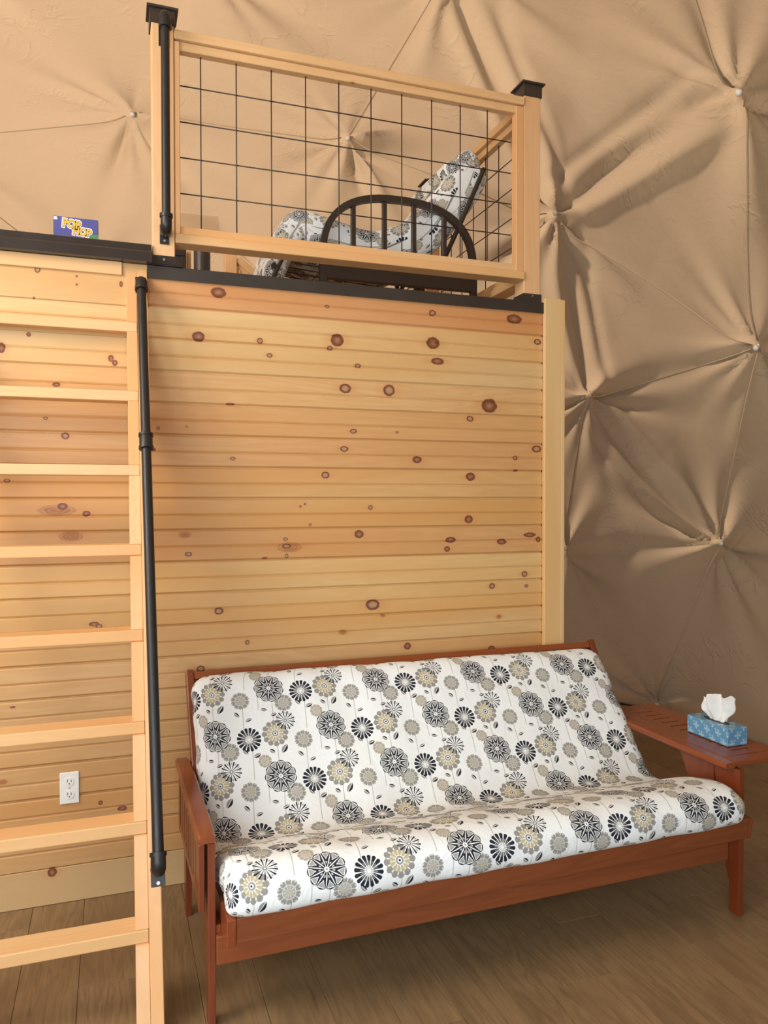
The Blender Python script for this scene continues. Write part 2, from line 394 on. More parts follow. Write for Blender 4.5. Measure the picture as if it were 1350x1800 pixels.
# ------------------------------------------------------------------ SETTING: front wall of the loft room
ZA, PB = 2.3095, .12690
XL, XR = -1.45, 1.904
KN = [(0.405, 2.386, 0.0296, 0.0206, 1), (0.325, 2.202, 0.0247, 0.0205, 1), (0.573, 2.202, 0.0118, 0.0117, 0), (0.613, 2.144, 0.0119, 0.0094, 0), (0.904, 2.227, 0.0278, 0.0266, 1), (0.872, 2.191, 0.0125, 0.0096, 0), (1.347, 2.244, 0.0303, 0.0253, 1), (1.369, 2.164, 0.0305, 0.0152, 1), (1.878, 2.284, 0.0183, 0.0133, 0), (1.755, 2.381, 0.0387, 0.021, 1), (1.344, 2.377, 0.0165, 0.0126, 0), (0.86, 2.366, 0.01, 0.0072, 0), (0.996, 2.123, 0.0129, 0.0098, 0), (0.939, 2.023, 0.0255, 0.0195, 0), (1.139, 2.024, 0.0265, 0.0248, 0), (1.627, 1.976, 0.0379, 0.0312, 1), (1.529, 1.913, 0.0171, 0.0129, 0), (0.975, 1.841, 0.0154, 0.0098, 0), (0.934, 1.764, 0.0178, 0.0122, 0), (1.27, 1.723, 0.0218, 0.0151, 1), (1.874, 1.783, 0.0244, 0.016, 0), (1.762, 1.739, 0.0119, 0.0106, 0), (0.459, 1.715, 0.0115, 0.007, 0), (0.85, 1.651, 0.0175, 0.0145, 0), (1.532, 1.65, 0.0229, 0.0181, 1), (0.167, 1.83, 0.0065, 0.0067, 0), (0.149, 1.746, 0.0086, 0.0067, 1), (1.176, 1.842, 0.008, 0.005, 0), (0.277, 1.84, 0.0044, 0.0046, 0), (1.765, 1.681, 0.0119, 0.0053, 1), (0.451, 1.937, 0.0184, 0.0046, 1), (1.052, 1.512, 0.0104, 0.0099, 0), (1.523, 1.456, 0.02, 0.0181, 1), (0.268, 1.406, 0.0267, 0.0137, 2), (0.281, 1.328, 0.0134, 0.0092, 0), (0.677, 1.381, 0.0097, 0.0072, 0), (0.694, 1.347, 0.0537, 0.0215, 2), (0.682, 1.352, 0.0194, 0.0095, 0), (0.589, 1.304, 0.0119, 0.0047, 1), (0.682, 1.311, 0.0073, 0.0096, 0), (1.0, 1.397, 0.0207, 0.0172, 1), (1.433, 1.364, 0.0253, 0.0129, 1), (1.416, 1.323, 0.014, 0.0128, 1), (1.692, 1.351, 0.0236, 0.0132, 1), (1.838, 1.38, 0.0304, 0.0107, 1), (1.884, 1.358, 0.0122, 0.0134, 1), (0.783, 1.441, 0.0074, 0.0048, 0), (0.741, 1.518, 0.0049, 0.0048, 1), (0.761, 1.528, 0.0049, 0.0048, 1), (1.811, 1.197, 0.0151, 0.0133, 0), (1.642, 1.147, 0.0146, 0.0131, 0), (1.062, 1.088, 0.0315, 0.0224, 0), (1.109, 1.038, 0.0132, 0.0075, 2), (0.401, 1.093, 0.0183, 0.0139, 0), (0.516, 0.958, 0.0094, 0.0094, 0), (1.678, 1.004, 0.0147, 0.0106, 2), (0.927, 0.976, 0.0204, 0.0123, 2), (1.224, 0.896, 0.0162, 0.0152, 1), (1.64, 0.858, 0.0176, 0.0132, 1), (0.327, 0.861, 0.0158, 0.0139, 0), (1.821, 1.141, 0.0091, 0.008, 0), (-0.265, 2.411, 0.0098, 0.0128, 0), (-0.128, 2.4, 0.004, 0.0043, 1), (-0.128, 2.368, 0.004, 0.0043, 1), (-0.278, 2.305, 0.0039, 0.0043, 1), (0.032, 2.384, 0.0063, 0.011, 1), (-0.298, 2.168, 0.0078, 0.0085, 1), (-0.391, 2.113, 0.0134, 0.019, 1), (-0.007, 2.095, 0.0104, 0.0132, 1), (0.007, 2.079, 0.0104, 0.011, 1), (-0.203, 1.985, 0.014, 0.0086, 1), (-0.242, 1.856, 0.0079, 0.0064, 0), (-0.173, 1.791, 0.0141, 0.013, 0), (-0.376, 1.619, 0.0115, 0.0064, 0), (-0.205, 1.507, 0.0684, 0.0217, 2), (-0.185, 1.522, 0.0181, 0.013, 1), (-0.1, 1.494, 0.0143, 0.011, 1), (-0.156, 1.407, 0.0447, 0.0196, 2), (-0.076, 1.066, 0.0186, 0.0088, 1), (-0.058, 1.056, 0.0124, 0.0088, 0), (-0.364, 0.769, 0.0097, 0.0043, 1), (-0.4, 0.49, 0.0173, 0.0107, 2), (-0.057, 0.367, 0.0083, 0.0089, 1), (0.023, 0.334, 0.017, 0.009, 1), (-0.232, 0.125, 0.016, 0.0175, 1)]
TONES = [((0.585, 0.310, 0.133), (0.499, 0.241, 0.095)), ((0.654, 0.439, 0.202), (0.550, 0.327, 0.129)), ((0.636, 0.430, 0.202), (0.533, 0.344, 0.146)), ((0.628, 0.396, 0.172), (0.499, 0.258, 0.095)),
         ((0.585, 0.327, 0.129), (0.490, 0.249, 0.086)), ((0.576, 0.318, 0.125), (0.482, 0.241, 0.086)), ((0.602, 0.361, 0.146), (0.490, 0.258, 0.086)), ((0.602, 0.370, 0.150), (0.464, 0.241, 0.086)),
         ((0.585, 0.344, 0.142), (0.464, 0.224, 0.077)), ((0.645, 0.430, 0.189), (0.542, 0.327, 0.120)), ((0.636, 0.421, 0.185), (0.533, 0.318, 0.120)), ((0.619, 0.396, 0.172), (0.516, 0.301, 0.112)),
         ((0.602, 0.370, 0.159), (0.482, 0.267, 0.103)), ((0.585, 0.361, 0.155), (0.473, 0.267, 0.103)), ((0.585, 0.361, 0.155), (0.473, 0.258, 0.103)), ((0.568, 0.344, 0.146), (0.447, 0.249, 0.095)), ((0.568, 0.344, 0.146), (0.447, 0.249, 0.095)), ((0.568, 0.344, 0.146), (0.447, 0.249, 0.095))]
wall = bpy.data.objects.new('wall_front', None); COL.objects.link(wall); wall.location = (0, .03, 0); ROOT[wall] = Vector((0, .03, 0))
setp(wall, label='knotty pine tongue and groove wall under the loft', kind='structure')
def plank_profile(z0, z1):
    """outer face at y=0 toward the viewer, V joint at the bottom, bead line at mid height"""
    zm = (z0 + z1) / 2
    return [(.018, z0), (.0075, z0), (.0075, z0 + .0035), (.0, z0 + .011), (0, zm - .006), (.0040, zm - .0028), (.0048, zm), (.0026, zm + .0015), (.0012, zm + .005), (0, zm + .0075),
            (0, z1 - .0045), (.0030, z1 - .0003), (.018, z1 - .0003)]
for k in range(18):
    z1 = ZA - PB * (k - 1); z0 = z1 - PB
    if k == 0: z1 = 2.425
    if z0 < .12: z0 = .12
    if k == 17: z0 = .130
    if z1 - z0 < .03: continue
    kn = [(q[0], q[1], q[2], q[3], q[4]) for q in KN if z0 - .015 < q[1] < z1 + .015]
    # coordinates relative to the wall root (0,.03,0)
    mt = wood('pine_plank_%d' % k, TONES[k][0], TONES[k][1], 'x', .50, knots=kn, contrast=.72, rnd=0, bump=.08)
    bm = BM(); prism(bm, plank_profile(z0, z1), 'x', XL, XR); mk('plank', bm, mt, wall)
bm = BM(); box(bm, XL, XR + .02, .020, .12, 0, 2.42); mk('wall_backing', bm, m_gap, wall)
m_flat = wood('pine_flat_board', (.70, .46, .22), (.58, .34, .14), 'x', .5, spots=3.0)
bm = BM(); box(bm, XL, .130, -.006, .0, 2.303, 2.468, .002)
mk('header_board', bm, wood('pine_header', (.60, .37, .155), (.50, .27, .10), 'x', .5, knots=[q for q in KN if q[0] < .1 and q[1] > 2.3], contrast=.5), wall)
bm = BM(); box(bm, XL, .036, -.016, -.0065, 2.417, 2.468, .002); mk('nailing_strip', bm, m_2x4, wall)
bm = BM(); box(bm, XL, XR - .005, -.006, .0, .001, .139, .002)
o = mk('baseboard_front', bm, wood('pine_baseboard', (.55, .37, .18), (.48, .30, .13), 'x', .5, knots=[(-.4565, .124, .016, .0175, 1)], contrast=.25), None)
o['kind'] = 'structure'
# knots on the baseboard used its own origin -> keep it simple: object origin at world x centre
bm = BM(); box(bm, 1.904, 1.992, -.024, .0, .0, 2.487, .002); mk('trim_1', bm, wood('pine_trim', (.70, .50, .25), (.61, .41, .18), 'z', .5, contrast=.4), None, kind='structure')
bm = BM(); box(bm, 1.992, 2.012, -.024, .075, .0, 2.484, .002); mk('trim_2', bm, wood('pine_trim_side', (.70, .50, .25), (.61, .41, .18), 'z', .5, contrast=.4, spots=3), None, kind='structure')
bm = BM(); box(bm, 1.93, 1.99, .12, 1.25, 0, 2.415); mk('wall_right', bm, m_flat, None, kind='structure')

# black metal edge of the loft, black sill of the left ledge
bm = BM(); prism(bm, [(-.012, 2.417), (-.012, 2.466), (-.010, 2.4675), (.10, 2.4675), (.10, 2.462), (-.006, 2.462), (-.006, 2.417)], 'x', .131, 1.905)
mk('trim_3', bm, m_black, None, kind='structure', label='black metal edge strip along the front of the loft floor')
bm = BM(); prism(bm, [(-.050, 2.469), (-.050, 2.505), (-.044, 2.512), (-.004, 2.513), (-.004, 2.548), (.002, 2.551), (.06, 2.551), (.06, 2.469)], 'x', XL, .1465)
mk('trim_4', bm, m_blackp, None, kind='structure', label='glossy black sill along the left ledge')
bm = BM(); box(bm, .131, 1.99, .03, 1.32, 2.425, 2.461); mk('loft_floor', bm, m_2x4, None, kind='structure')
bm = BM(); box(bm, XL, .1465, .062, 1.32, 2.47, 2.533); mk('ledge_top', bm, m_flat, None, kind='structure')

# ------------------------------------------------------------------ floor: vinyl planks
fl = bpy.data.objects.new('floor', None); COL.objects.link(fl); fl.location = (0, 0, 0); ROOT[fl] = Vector((0, 0, 0)); setp(fl, kind='structure', label='brown oak look vinyl plank floor')
bm = BM()
ring = [bm.verts.new((-.503 + 4.485 * cos(a), .177 + 4.485 * sin(a), -.004)) for a in np.linspace(0, 2 * pi, 96, endpoint=False)]
ring2 = [bm.verts.new(v.co + Vector((0, 0, -.05))) for v in ring]
bm.faces.new(ring); bm.faces.new(ring2[::-1])
for i in range(96): bm.faces.new((ring[i], ring2[i], ring2[(i + 1) % 96], ring[(i + 1) % 96]))
mk('subfloor', bm, m_gap, fl)
PW, PL = .182, 1.22
def plank_mesh():
    bm = BM(); g = .0006
    box(bm, g, PW - g, g, PL - g, -.004, 0.0, .0008); me = bpy.data.meshes.new('floor_plank')
    bmesh.ops.recalc_face_normals(bm, faces=bm.faces); bm.to_mesh(me); bm.free(); me.materials.append(m_floor); return me
pm = plank_mesh()
x0 = .247 - PW * 10
for i in range(34):
    px = x0 + i * PW
    offy = {0: .0, 1: .43, 2: .81}[(i * 2) % 3] + random.uniform(-.1, .1)
    y = -3.9 - offy
    while y < 4.0:
        cx, cy = px + PW / 2, y + PL / 2
        # keep inside the dome circle and out of the closed room under the loft
        far = max(sqrt((a + .503) ** 2 + (bq - .177) ** 2) for a in (px, px + PW) for bq in (y, y + PL))
        hid = (cx < 1.75 and y > .1) or (cy < -3.0)
        if far < 4.93 and not hid:
            o = bpy.data.objects.new('floor_plank', pm); COL.objects.link(o); o.parent = fl; o.location = (px, y, 0)
        y += PL

# ------------------------------------------------------------------ dome: 4V geodesic liner of tan canvas
DC = np.array([-.503, .177, 0.0]); DR = 4.492
DM = np.array([[-0.60183, 0.68182, 0.41584], [-0.79858, -0.50854, -0.32194], [-0.00803, -0.52583, 0.85055]])
def icosa():
    g = (1 + 5 ** .5) / 2
    V = np.array([(-1, g, 0), (1, g, 0), (-1, -g, 0), (1, -g, 0), (0, -1, g), (0, 1, g), (0, -1, -g), (0, 1, -g), (g, 0, -1), (g, 0, 1), (-g, 0, -1), (-g, 0, 1)], float)
    V /= np.linalg.norm(V[0])
    F = [(0, 11, 5), (0, 5, 1), (0, 1, 7), (0, 7, 10), (0, 10, 11), (1, 5, 9), (5, 11, 4), (11, 10, 2), (10, 7, 6), (7, 1, 8), (3, 9, 4), (3, 4, 2), (3, 2, 6), (3, 6, 8), (3, 8, 9), (4, 9, 5), (2, 4, 11), (6, 2, 10), (8, 6, 7), (9, 8, 1)]
    return V, F
IV, IF = icosa()
hubs = {}; tris = []
def hub(p):
    p = p / np.linalg.norm(p); k = tuple(p.round(4) + 0.0)
    if k not in hubs: hubs[k] = (len(hubs), p)
    return hubs[k][0]
for a, b_, c_ in IF:
    A, B, Cc = IV[a], IV[b_], IV[c_]; n = 4
    P = {}
    for i in range(n + 1):
        for j in range(n + 1 - i): P[i, j] = hub(A * (n - i - j) + B * i + Cc * j)
    for i in range(n):
        for j in range(n - i):
            tris.append((P[i, j], P[i + 1, j], P[i, j + 1]))
            if i + j < n - 1: tris.append((P[i + 1, j], P[i + 1, j + 1], P[i, j + 1]))
HU = np.array([p for _, p in sorted(hubs.values(), key=lambda q: q[0])]) @ DM.T       # unit vectors, world orientation
HP = HU * DR + DC
edges = sorted({tuple(sorted(e)) for t_ in tris for e in ((t_[0], t_[1]), (t_[1], t_[2]), (t_[0], t_[2]))})
nbr = {i: [] for i in range(len(HU))}
for a, b_ in edges: nbr[a].append(b_); nbr[b_].append(a)
frames = []
for i, h in enumerate(HU):
    t1 = np.cross(h, [0, 0, 1.0]); t1 /= np.linalg.norm(t1); t2 = np.cross(h, t1)
    folds = []
    for j in nbr[i]:
        d = HU[j] - HU[i]; folds.append((atan2(d @ t2, d @ t1), RNG.uniform(.2, .9), 90.0, .6))
    for q in range(15):
        folds.append((RNG.uniform(-pi, pi), RNG.choice([-1, 1, 1]) * RNG.uniform(.3, 1.1), 10 ** RNG.uniform(1.1, 2.2), RNG.uniform(.2, .75)))
    frames.append((t1, t2, folds))
EA = np.array([HU[a] for a, _ in edges]); EB = np.array([HU[b_] for _, b_ in edges])
def nearest(p): return int(np.argmin(np.linalg.norm(HP - np.array(p), axis=1)))
HA, HB, HE, HG, HH, HJ, HK, HL_, HM, HN, HX, HY = [nearest(p) for p in ((.13, 2.05, 4.03), (1.41, 1.51, 3.84), (1.49, .12, 4.03), (2.51, .83, 3.27), (2.48, -.63, 3.26), (3.31, .09, 2.38), (3.16, 1.42, 2.28), (3.76, .82, 1.27), (3.39, 2.09, 1.16), (3.79, 1.49, .03), (-1.21, 2.41, 3.83), (-.23, 3.24, 3.27))]
HU_UP = max((j for j in nbr[HH] if j not in (HE, HG)), key=lambda j: HP[j][2])
SEAMS = [(HA, HB), (HX, HA), (HB, HE), (HG, HJ), (HH, HJ), (HH, HU_UP), (HK, HJ), (HK, HM), (HM, HN), (HL_, HN), (HL_, HJ), (HB, HG), (HX, HY)]
LONG = [(HG, HH), (HL_, HK), (HG, HK), (HE, HG)]
def disp(N, fine=True):
    """inward displacement in metres for unit directions N (n,3)"""
    n = len(N); dmin = np.full(n, 9.0); out = np.zeros(n)
    for i, h in enumerate(HU):
        if h[2] < -.2: continue
        dv = N - h; r = np.linalg.norm(dv, axis=1) * DR; dmin = np.minimum(dmin, r)
        mk_ = r < 1.5
        if not mk_.any(): continue
        t1, t2, folds = frames[i]; rr = r[mk_]; th = np.arctan2(dv[mk_] @ t2, dv[mk_] @ t1); acc = np.zeros(mk_.sum())
        for (a, amp, kap, ln) in folds:
            f = (1 - np.exp(-(rr / .07) ** 1.5)) * np.exp(-(rr / ln) ** 1.6)
            # constant-width-ish folds that open with distance
            acc += amp * np.exp(kap * (np.cos(th - a) - 1)) * f
        out[mk_] += acc * .075
    de = np.full(n, 9.0)
    for a, b_ in zip(EA, EB):
        if a[2] < -.2 or b_[2] < -.2: continue
        ab = b_ - a; tt = np.clip(((N - a) @ ab) / (ab @ ab), 0, 1); d = np.linalg.norm(N - (a + tt[:, None] * ab), axis=1) * DR
        de = np.minimum(de, d)
    for ia, ib in LONG:
        a, b_ = HU[ia], HU[ib]; ab = b_ - a; tt = ((N - a) @ ab) / (ab @ ab); tc = np.clip(tt, 0, 1)
        sd = np.cross(ab, a); sd /= np.linalg.norm(sd)
        q = (N - (a + tc[:, None] * ab)) @ sd * DR; dd_ = np.linalg.norm(N - (a + tc[:, None] * ab), axis=1) * DR
        env = np.sin(pi * tc) ** .6 * (dd_ < .5)
        out += env * (.050 * np.exp(-((q - .05 * np.sin(3 * tc)) / .055) ** 2) - .035 * np.exp(-((q + .10) / .05) ** 2) + .025 * np.exp(-((q - .19) / .04) ** 2))
    out += .10 * (1 - np.exp(-dmin / .26)) + .030 * (1 - np.exp(-(de / .16) ** 1.4))
    return out
def build_canvas():
    verts = []; faces = []; off = 0
    campos = np.array([0, -3.1746, 1.55]); cf = np.array(CF); cr = np.array(CR); cu = np.array(CU)
    for (a, b_, c_) in tris:
        A, B, Cc = HU[a], HU[b_], HU[c_]; ce = A + B + Cc; ce /= np.linalg.norm(ce)
        if max(A[2], B[2], Cc[2]) < -.02: continue
        P = ce * DR + DC
        az = atan2(P[1], P[0])
        if P[1] < -2.9 and P[2] < 2.9 and P[0] < 2.2: continue          # the big clear window behind the camera
        if P[0] < -1.9 and P[1] < -.7 and 2.4 < P[2] < 4.0: continue      # skylight panel
        d = P - campos; z = d @ cf
        vis = z > .5 and abs(d @ cr / z) < .75 and abs(d @ cu / z) < .95
        n = 56 if vis else 12
        I = [(i, j) for i in range(n + 1) for j in range(n + 1 - i)]
        idx = {q: k for k, q in enumerate(I)}
        ij = np.array(I, float) / n
        Nn = A * (1 - ij[:, :1] - ij[:, 1:]) + B * ij[:, :1] + Cc * ij[:, 1:]; Nn /= np.linalg.norm(Nn, axis=1)[:, None]
        dd = disp(Nn)
        Q = Nn * (DR - dd)[:, None] + DC
        Q[:, 2] = np.maximum(Q[:, 2], .002)
        verts.append(Q)
        for i in range(n):
            for j in range(n - i):
                faces.append((off + idx[i, j], off + idx[i + 1, j], off + idx[i, j + 1]))
                if i + j < n - 1: faces.append((off + idx[i + 1, j], off + idx[i + 1, j + 1], off + idx[i, j + 1]))
        off += len(Q)
    V = np.vstack(verts); F = np.array(faces)
    key = np.round(V * 2000).astype(np.int64); _, first, inv = np.unique(key, axis=0, return_index=True, return_inverse=True)
    V = V[first]; F = inv.reshape(-1)[F]
    ok = (F[:, 0] != F[:, 1]) & (F[:, 1] != F[:, 2]) & (F[:, 0] != F[:, 2]); F = F[ok]
    F = F[:, ::-1]
    me = bpy.data.meshes.new('canvas'); me.from_pydata(V.tolist(), [], F.tolist()); me.update()
    me.polygons.foreach_set('use_smooth', [True] * len(me.polygons)); me.materials.append(m_canvas)
    return me
canvas = bpy.data.objects.new('wall_back', build_canvas()); COL.objects.link(canvas); ROOT[canvas] = Vector((0, 0, 0))
setp(canvas, label='tan canvas liner of the dome pulled taut at round knobs', kind='structure')
# knobs at the hubs and welted seams along the struts
for i, (h, p) in enumerate(zip(HU, HP)):
    if p[1] < -1.5 or p[2] < .0: continue
    if p[0] < -1.6 and p[2] < 3: continue
    inn = Vector(-h); P = Vector(p) + inn * .0
    bm = BM(); tube(bm, [P - inn * .01, P + inn * .010, P + inn * .013], [.016, .016, .010], 12); sphere(bm, P + inn * .030, .0165, seg=12)
    tube(bm, [P + inn * .01, P + inn * .03], .006, 8)
    mk('button', bm, m_knob, canvas, smooth=True)
for (a, b_) in SEAMS:
    tt = np.linspace(.03, .97, 26)[:, None]; Nn = HU[a] * (1 - tt) + HU[b_] * tt; Nn /= np.linalg.norm(Nn, axis=1)[:, None]
    Q = Nn * (DR - disp(Nn) - .0005)[:, None] + DC
    bm = BM(); tube(bm, [tuple(q) for q in Q], .0040, 8); mk('seam', bm, m_seam, canvas, smooth=True)
# small sewn pocket flap seen behind the railing
bm = BM()
pk = [Vector(q) - Vector(DC) for q in ((.481, 2.613, 3.775), (.779, 2.496, 3.758), (.798, 2.60, 3.630), (.493, 2.729, 3.630))]
G = {}
for i in range(11):
    for j in range(6):
        q = pk[0].lerp(pk[1], i / 10).lerp(pk[3].lerp(pk[2], i / 10), j / 5).normalized()
        dd = disp(np.array([q]))[0] + .010
        G[i, j] = bm.verts.new(Vector(DC) + q * (DR - dd))
for i in range(10):
    for j in range(5): bm.faces.new((G[i, j], G[i + 1, j], G[i + 1, j + 1], G[i, j + 1]))
mk('canvas_patch', bm, m_patch, canvas, smooth=True)

# ------------------------------------------------------------------ LADDER
LAD = thing('ladder', 'pine lumber ladder with eight flat treads leading up to the loft', 'ladder', (-.2, -.95, 0))
S0 = Vector((0, -.055, 2.2295)); SD = Vector((0, -.1090, -.2788))     # tread front-top edge, step vector
def lp(x, k, dn=0.0, dp=0.0):
    """point on ladder: k treads down, dn = depth behind the front plane (perpendicular)"""
    d = SD.normalized(); nrm = Vector((0, -d.z, d.y)) * -1.0        # pointing back/up
    if nrm.y < 0: nrm = -nrm
    p = S0 + SD * k + nrm * dn + d * dp
    return Vector((x, p.y, p.z))
def sloped(bm, xa, xb, k0, k1, d0, d1, bev=.002, flat=None):
    P = []
    lo, hi = lp(0, k1), lp(0, k0)
    for kk in (k1, k0):
        for (x, dn) in ((xa, d0), (xb, d0), (xb, d1), (xa, d1)):
            q = lp(x, kk, dn)
            P.append(q)
    if flat == 'floor':                                   # cut level on the floor
        for i in range(4):
            q = P[i]; kq = q + (-SD.normalized()) * ((q.z - .001) / (SD.normalized().z)) * -1.0
            d = SD.normalized(); P[i] = q + d * ((.001 - q.z) / d.z)
    return hexa(bm, P, bev)
# outer stringers 2x4 on edge, flush with the tread fronts, leaning on the wall
for (xa, xb) in ((.090, .127), (-.577, -.540)):
    bm = BM(); d = SD.normalized()
    P = []
    for which in ('lo', 'hi'):
        for (x, dn) in ((xa, 0), (xb, 0), (xb, .085), (xa, .085)):
            q = lp(x, 0, dn); zt = .001 if which == 'lo' else 2.459
            q = q + d * ((zt - q.z) / d.z)
            if which == 'hi' and q.y > -.004: q.y = -.004
            P.append(q)
    hexa(bm, P, .002); mk('side_rail', bm, m_2x4z, LAD)
# cleats between the treads
for (xa, xb) in ((.0515, .0895), (-.5395, -.5015)):
    for k in range(-1, 8):
        bm = BM(); d = SD.normalized(); P = []
        zt = S0.z + SD.z * k - .0385; zb = S0.z + SD.z * (k + 1) + .0005
        if k == -1: zt = 2.452
        if k == 7: zb = .001
        for zz in (zb, zt):
            for (x, dn) in ((xa, .001), (xb, .001), (xb, .080), (xa, .080)):
                q = lp(x, 0, dn); q = q + d * ((zz - q.z) / d.z)
                if q.y > -.003: q.y = -.003
                P.append(q)
        hexa(bm, P, .0015); mk('cleat', bm, m_2x4z, LAD)
for k in range(8):
    y, z = S0.y + SD.y * k, S0.z + SD.z * k
    yb = min(y + .089, -.0075) if k == 0 else y + .089
    bm = BM(); box(bm, -.5395, .0890, y - .002, yb, z - .038, z, .003, 2); mk('tread', bm, m_2x4, LAD)

# pipe handrail on the right ladder rail
HR = thing('pipe_handrail', 'long black iron pipe handrail fixed to the right rail of the ladder', 'handrail', (.108, -.8, .5), 'black pipe handrails')
A0 = Vector((.103, -.130, 2.357)); A1 = Vector((.1145, -.872, .500))
dirp = (A1 - A0).normalized(); nb = Vector((0, -dirp.z, dirp.y)); nb = nb if nb.y > 0 else -nb
mid = A0.lerp(A1, .327)
bm = BM(); tube(bm, [A0, mid], .0165, 20); mk('pipe', bm, m_pipe, HR, smooth='auto')
bm = BM(); tube(bm, [mid, A1], .0165, 20); mk('pipe', bm, m_pipe, HR, smooth='auto')
bm = BM(); tube(bm, [mid - dirp * .028, mid - dirp * .022, mid + dirp * .022, mid + dirp * .028], [.021, .0225, .0225, .021], 20)
for e in (-.024, .024): tube(bm, [mid + dirp * (e - .005), mid + dirp * (e + .005)], .025, 20)
mk('coupling', bm, m_pipe, HR, smooth='auto')
for P, s in ((A0, -1), (A1, 1)):
    bm = BM(); pts = [P - dirp * s * .022]
    for q in range(7):
        a = q / 6 * pi / 2; pts.append(P + dirp * s * (.022 * sin(a)) + nb * (.024 * (1 - cos(a))))
    pts.append(pts[-1] + nb * .03)
    tube(bm, pts, .0215, 18); tube(bm, [P - dirp * s * .026, P - dirp * s * .014], .0245, 18); mk('elbow', bm, m_pipe, HR, smooth='auto')
    e = P + dirp * s * .022 + nb * .052
    bm = BM(); c0 = e + dirp * s * .012
    beam(bm, c0 - dirp * .036, c0 + dirp * .036, .040, .006, nb, .001); fo = mk('flange', bm, m_pipe, HR)
    bm = BM(); q = e + dirp * (s * .038 if s > 0 else s * -.03); tube(bm, [q - nb * .008, q - nb * .003], .005, 10); mk('screw', bm, m_bolt, fo, smooth='auto')

# ------------------------------------------------------------------ FRONT RAILING
RL = thing('loft_railing', 'front loft railing with pine frame, two capped posts and wire grid', 'railing', (1.0, .05, 2.468), 'loft railings')
DK = 2.468
def post(parent, x0, x1, y0, y1, zt, base='flare'):
    bm = BM(); box(bm, x0, x1, y0, y1, DK + (.001), zt, .003); p = mk('post', bm, m_2x4z, parent)
    cx, cy = (x0 + x1) / 2, (y0 + y1) / 2; h = (x1 - x0) / 2
    bm = BM(); e = h + .017; zt += .026
    P = [(cx - e, cy - e, zt - .032), (cx + e, cy - e, zt - .032), (cx + e, cy + e, zt - .032), (cx - e, cy + e, zt - .032)]
    # skirt, brim, low pyramid
    box(bm, cx - h - .006, cx + h + .006, cy - h - .006, cy + h + .006, zt - .055, zt + .006, .002)
    hexa(bm, [(cx - e, cy - e, zt + .0), (cx + e, cy - e, zt), (cx + e, cy + e, zt), (cx - e, cy + e, zt), (cx - e, cy - e, zt + .010), (cx + e, cy - e, zt + .010), (cx + e, cy + e, zt + .010), (cx - e, cy + e, zt + .010)], .002)
    hexa(bm, [(cx - e * .92, cy - e * .92, zt + .010), (cx + e * .92, cy - e * .92, zt + .010), (cx + e * .92, cy + e * .92, zt + .010), (cx - e * .92, cy + e * .92, zt + .010),
              (cx - .01, cy - .01, zt + .036), (cx + .01, cy - .01, zt + .036), (cx + .01, cy + .01, zt + .036), (cx - .01, cy + .01, zt + .036)])
    mk('post_cap', bm, m_black, p)
    bm = BM(); s = h + .003
    if base == 'flare':
        rings = [(s, DK + .046), (s, DK + .012), (s + .005, DK + .007), (s + .013, DK + .004), (s + .024, DK + .0025), (s + .025, DK)]
    else:
        rings = [(s + .002, DK + .040), (s + .002, DK + .002), (s + .014, DK + .001), (s + .014, DK)]
    R_ = [[bm.verts.new((cx + a * q, cy + b2 * q, z)) for a, b2 in ((-1, -1), (1, -1), (1, 1), (-1, 1))] for q, z in rings]
    for i in range(len(R_) - 1):
        for kq in range(4): bm.faces.new((R_[i][kq], R_[i][(kq + 1) % 4], R_[i + 1][(kq + 1) % 4], R_[i + 1][kq]))
    bm.faces.new(R_[0]); bm.faces.new(R_[-1][::-1])
    pb = mk('post_base', bm, m_blackp if base == 'flare' else m_black, p)
    bm = BM(); tube(bm, [(cx, cy - s - .001, DK + .030), (cx, cy - s - .004, DK + .030)], .0045, 10); mk('screw', bm, m_bolt, p)
    return p
PY0, PY1 = .008, .094
post(RL, .1505, .2365, PY0, PY1, 3.452)
post(RL, 1.812, 1.898, PY0 + .004, PY1 + .004, 3.452, 'box')
RX0, RX1 = .238, 1.811
bm = BM(); box(bm, RX0, RX1, .004, .090, 3.376, 3.413, .004, 2); mk('top_rail', bm, m_2x4, RL)
bm = BM(); box(bm, RX0 + .02, RX1 - .02, .020, .058, 3.340, 3.375, .002); mk('upper_batten', bm, m_2x4, RL)
bm = BM(); box(bm, RX0, RX1, .000, .088, 2.570, 2.607, .004, 2); mk('bottom_rail', bm, m_2x4, RL)
bm = BM(); box(bm, RX0 + .02, RX1 - .02, .020, .058, 2.608, 2.642, .002); mk('lower_batten', bm, m_2x4, RL)
bm = BM(); box(bm, RX0, RX0 + .021, .012, .055, 2.608, 3.371, .002); mk('stile', bm, m_2x4z, RL)
bm = BM(); box(bm, RX1 - .040, RX1, .012, .055, 2.608, 3.371, .002); mk('stile', bm, m_2x4z, RL)
for x in (.343, .4865, .632, .7785, .925, 1.071, 1.2145, 1.358, 1.499, 1.636):
    bm = BM(); tube(bm, [(x, .042, 2.635), (x, .042, 3.342)], .0026, 6); mk('wire', bm, m_bronze, RL, smooth=True)
for z in (3.214, 3.070, 2.927, 2.783):
    bm = BM(); tube(bm, [(RX0 + .015, .047, z), (RX1 - .05, .047, z)], .0026, 6); mk('wire', bm, m_bronze, RL, smooth=True)

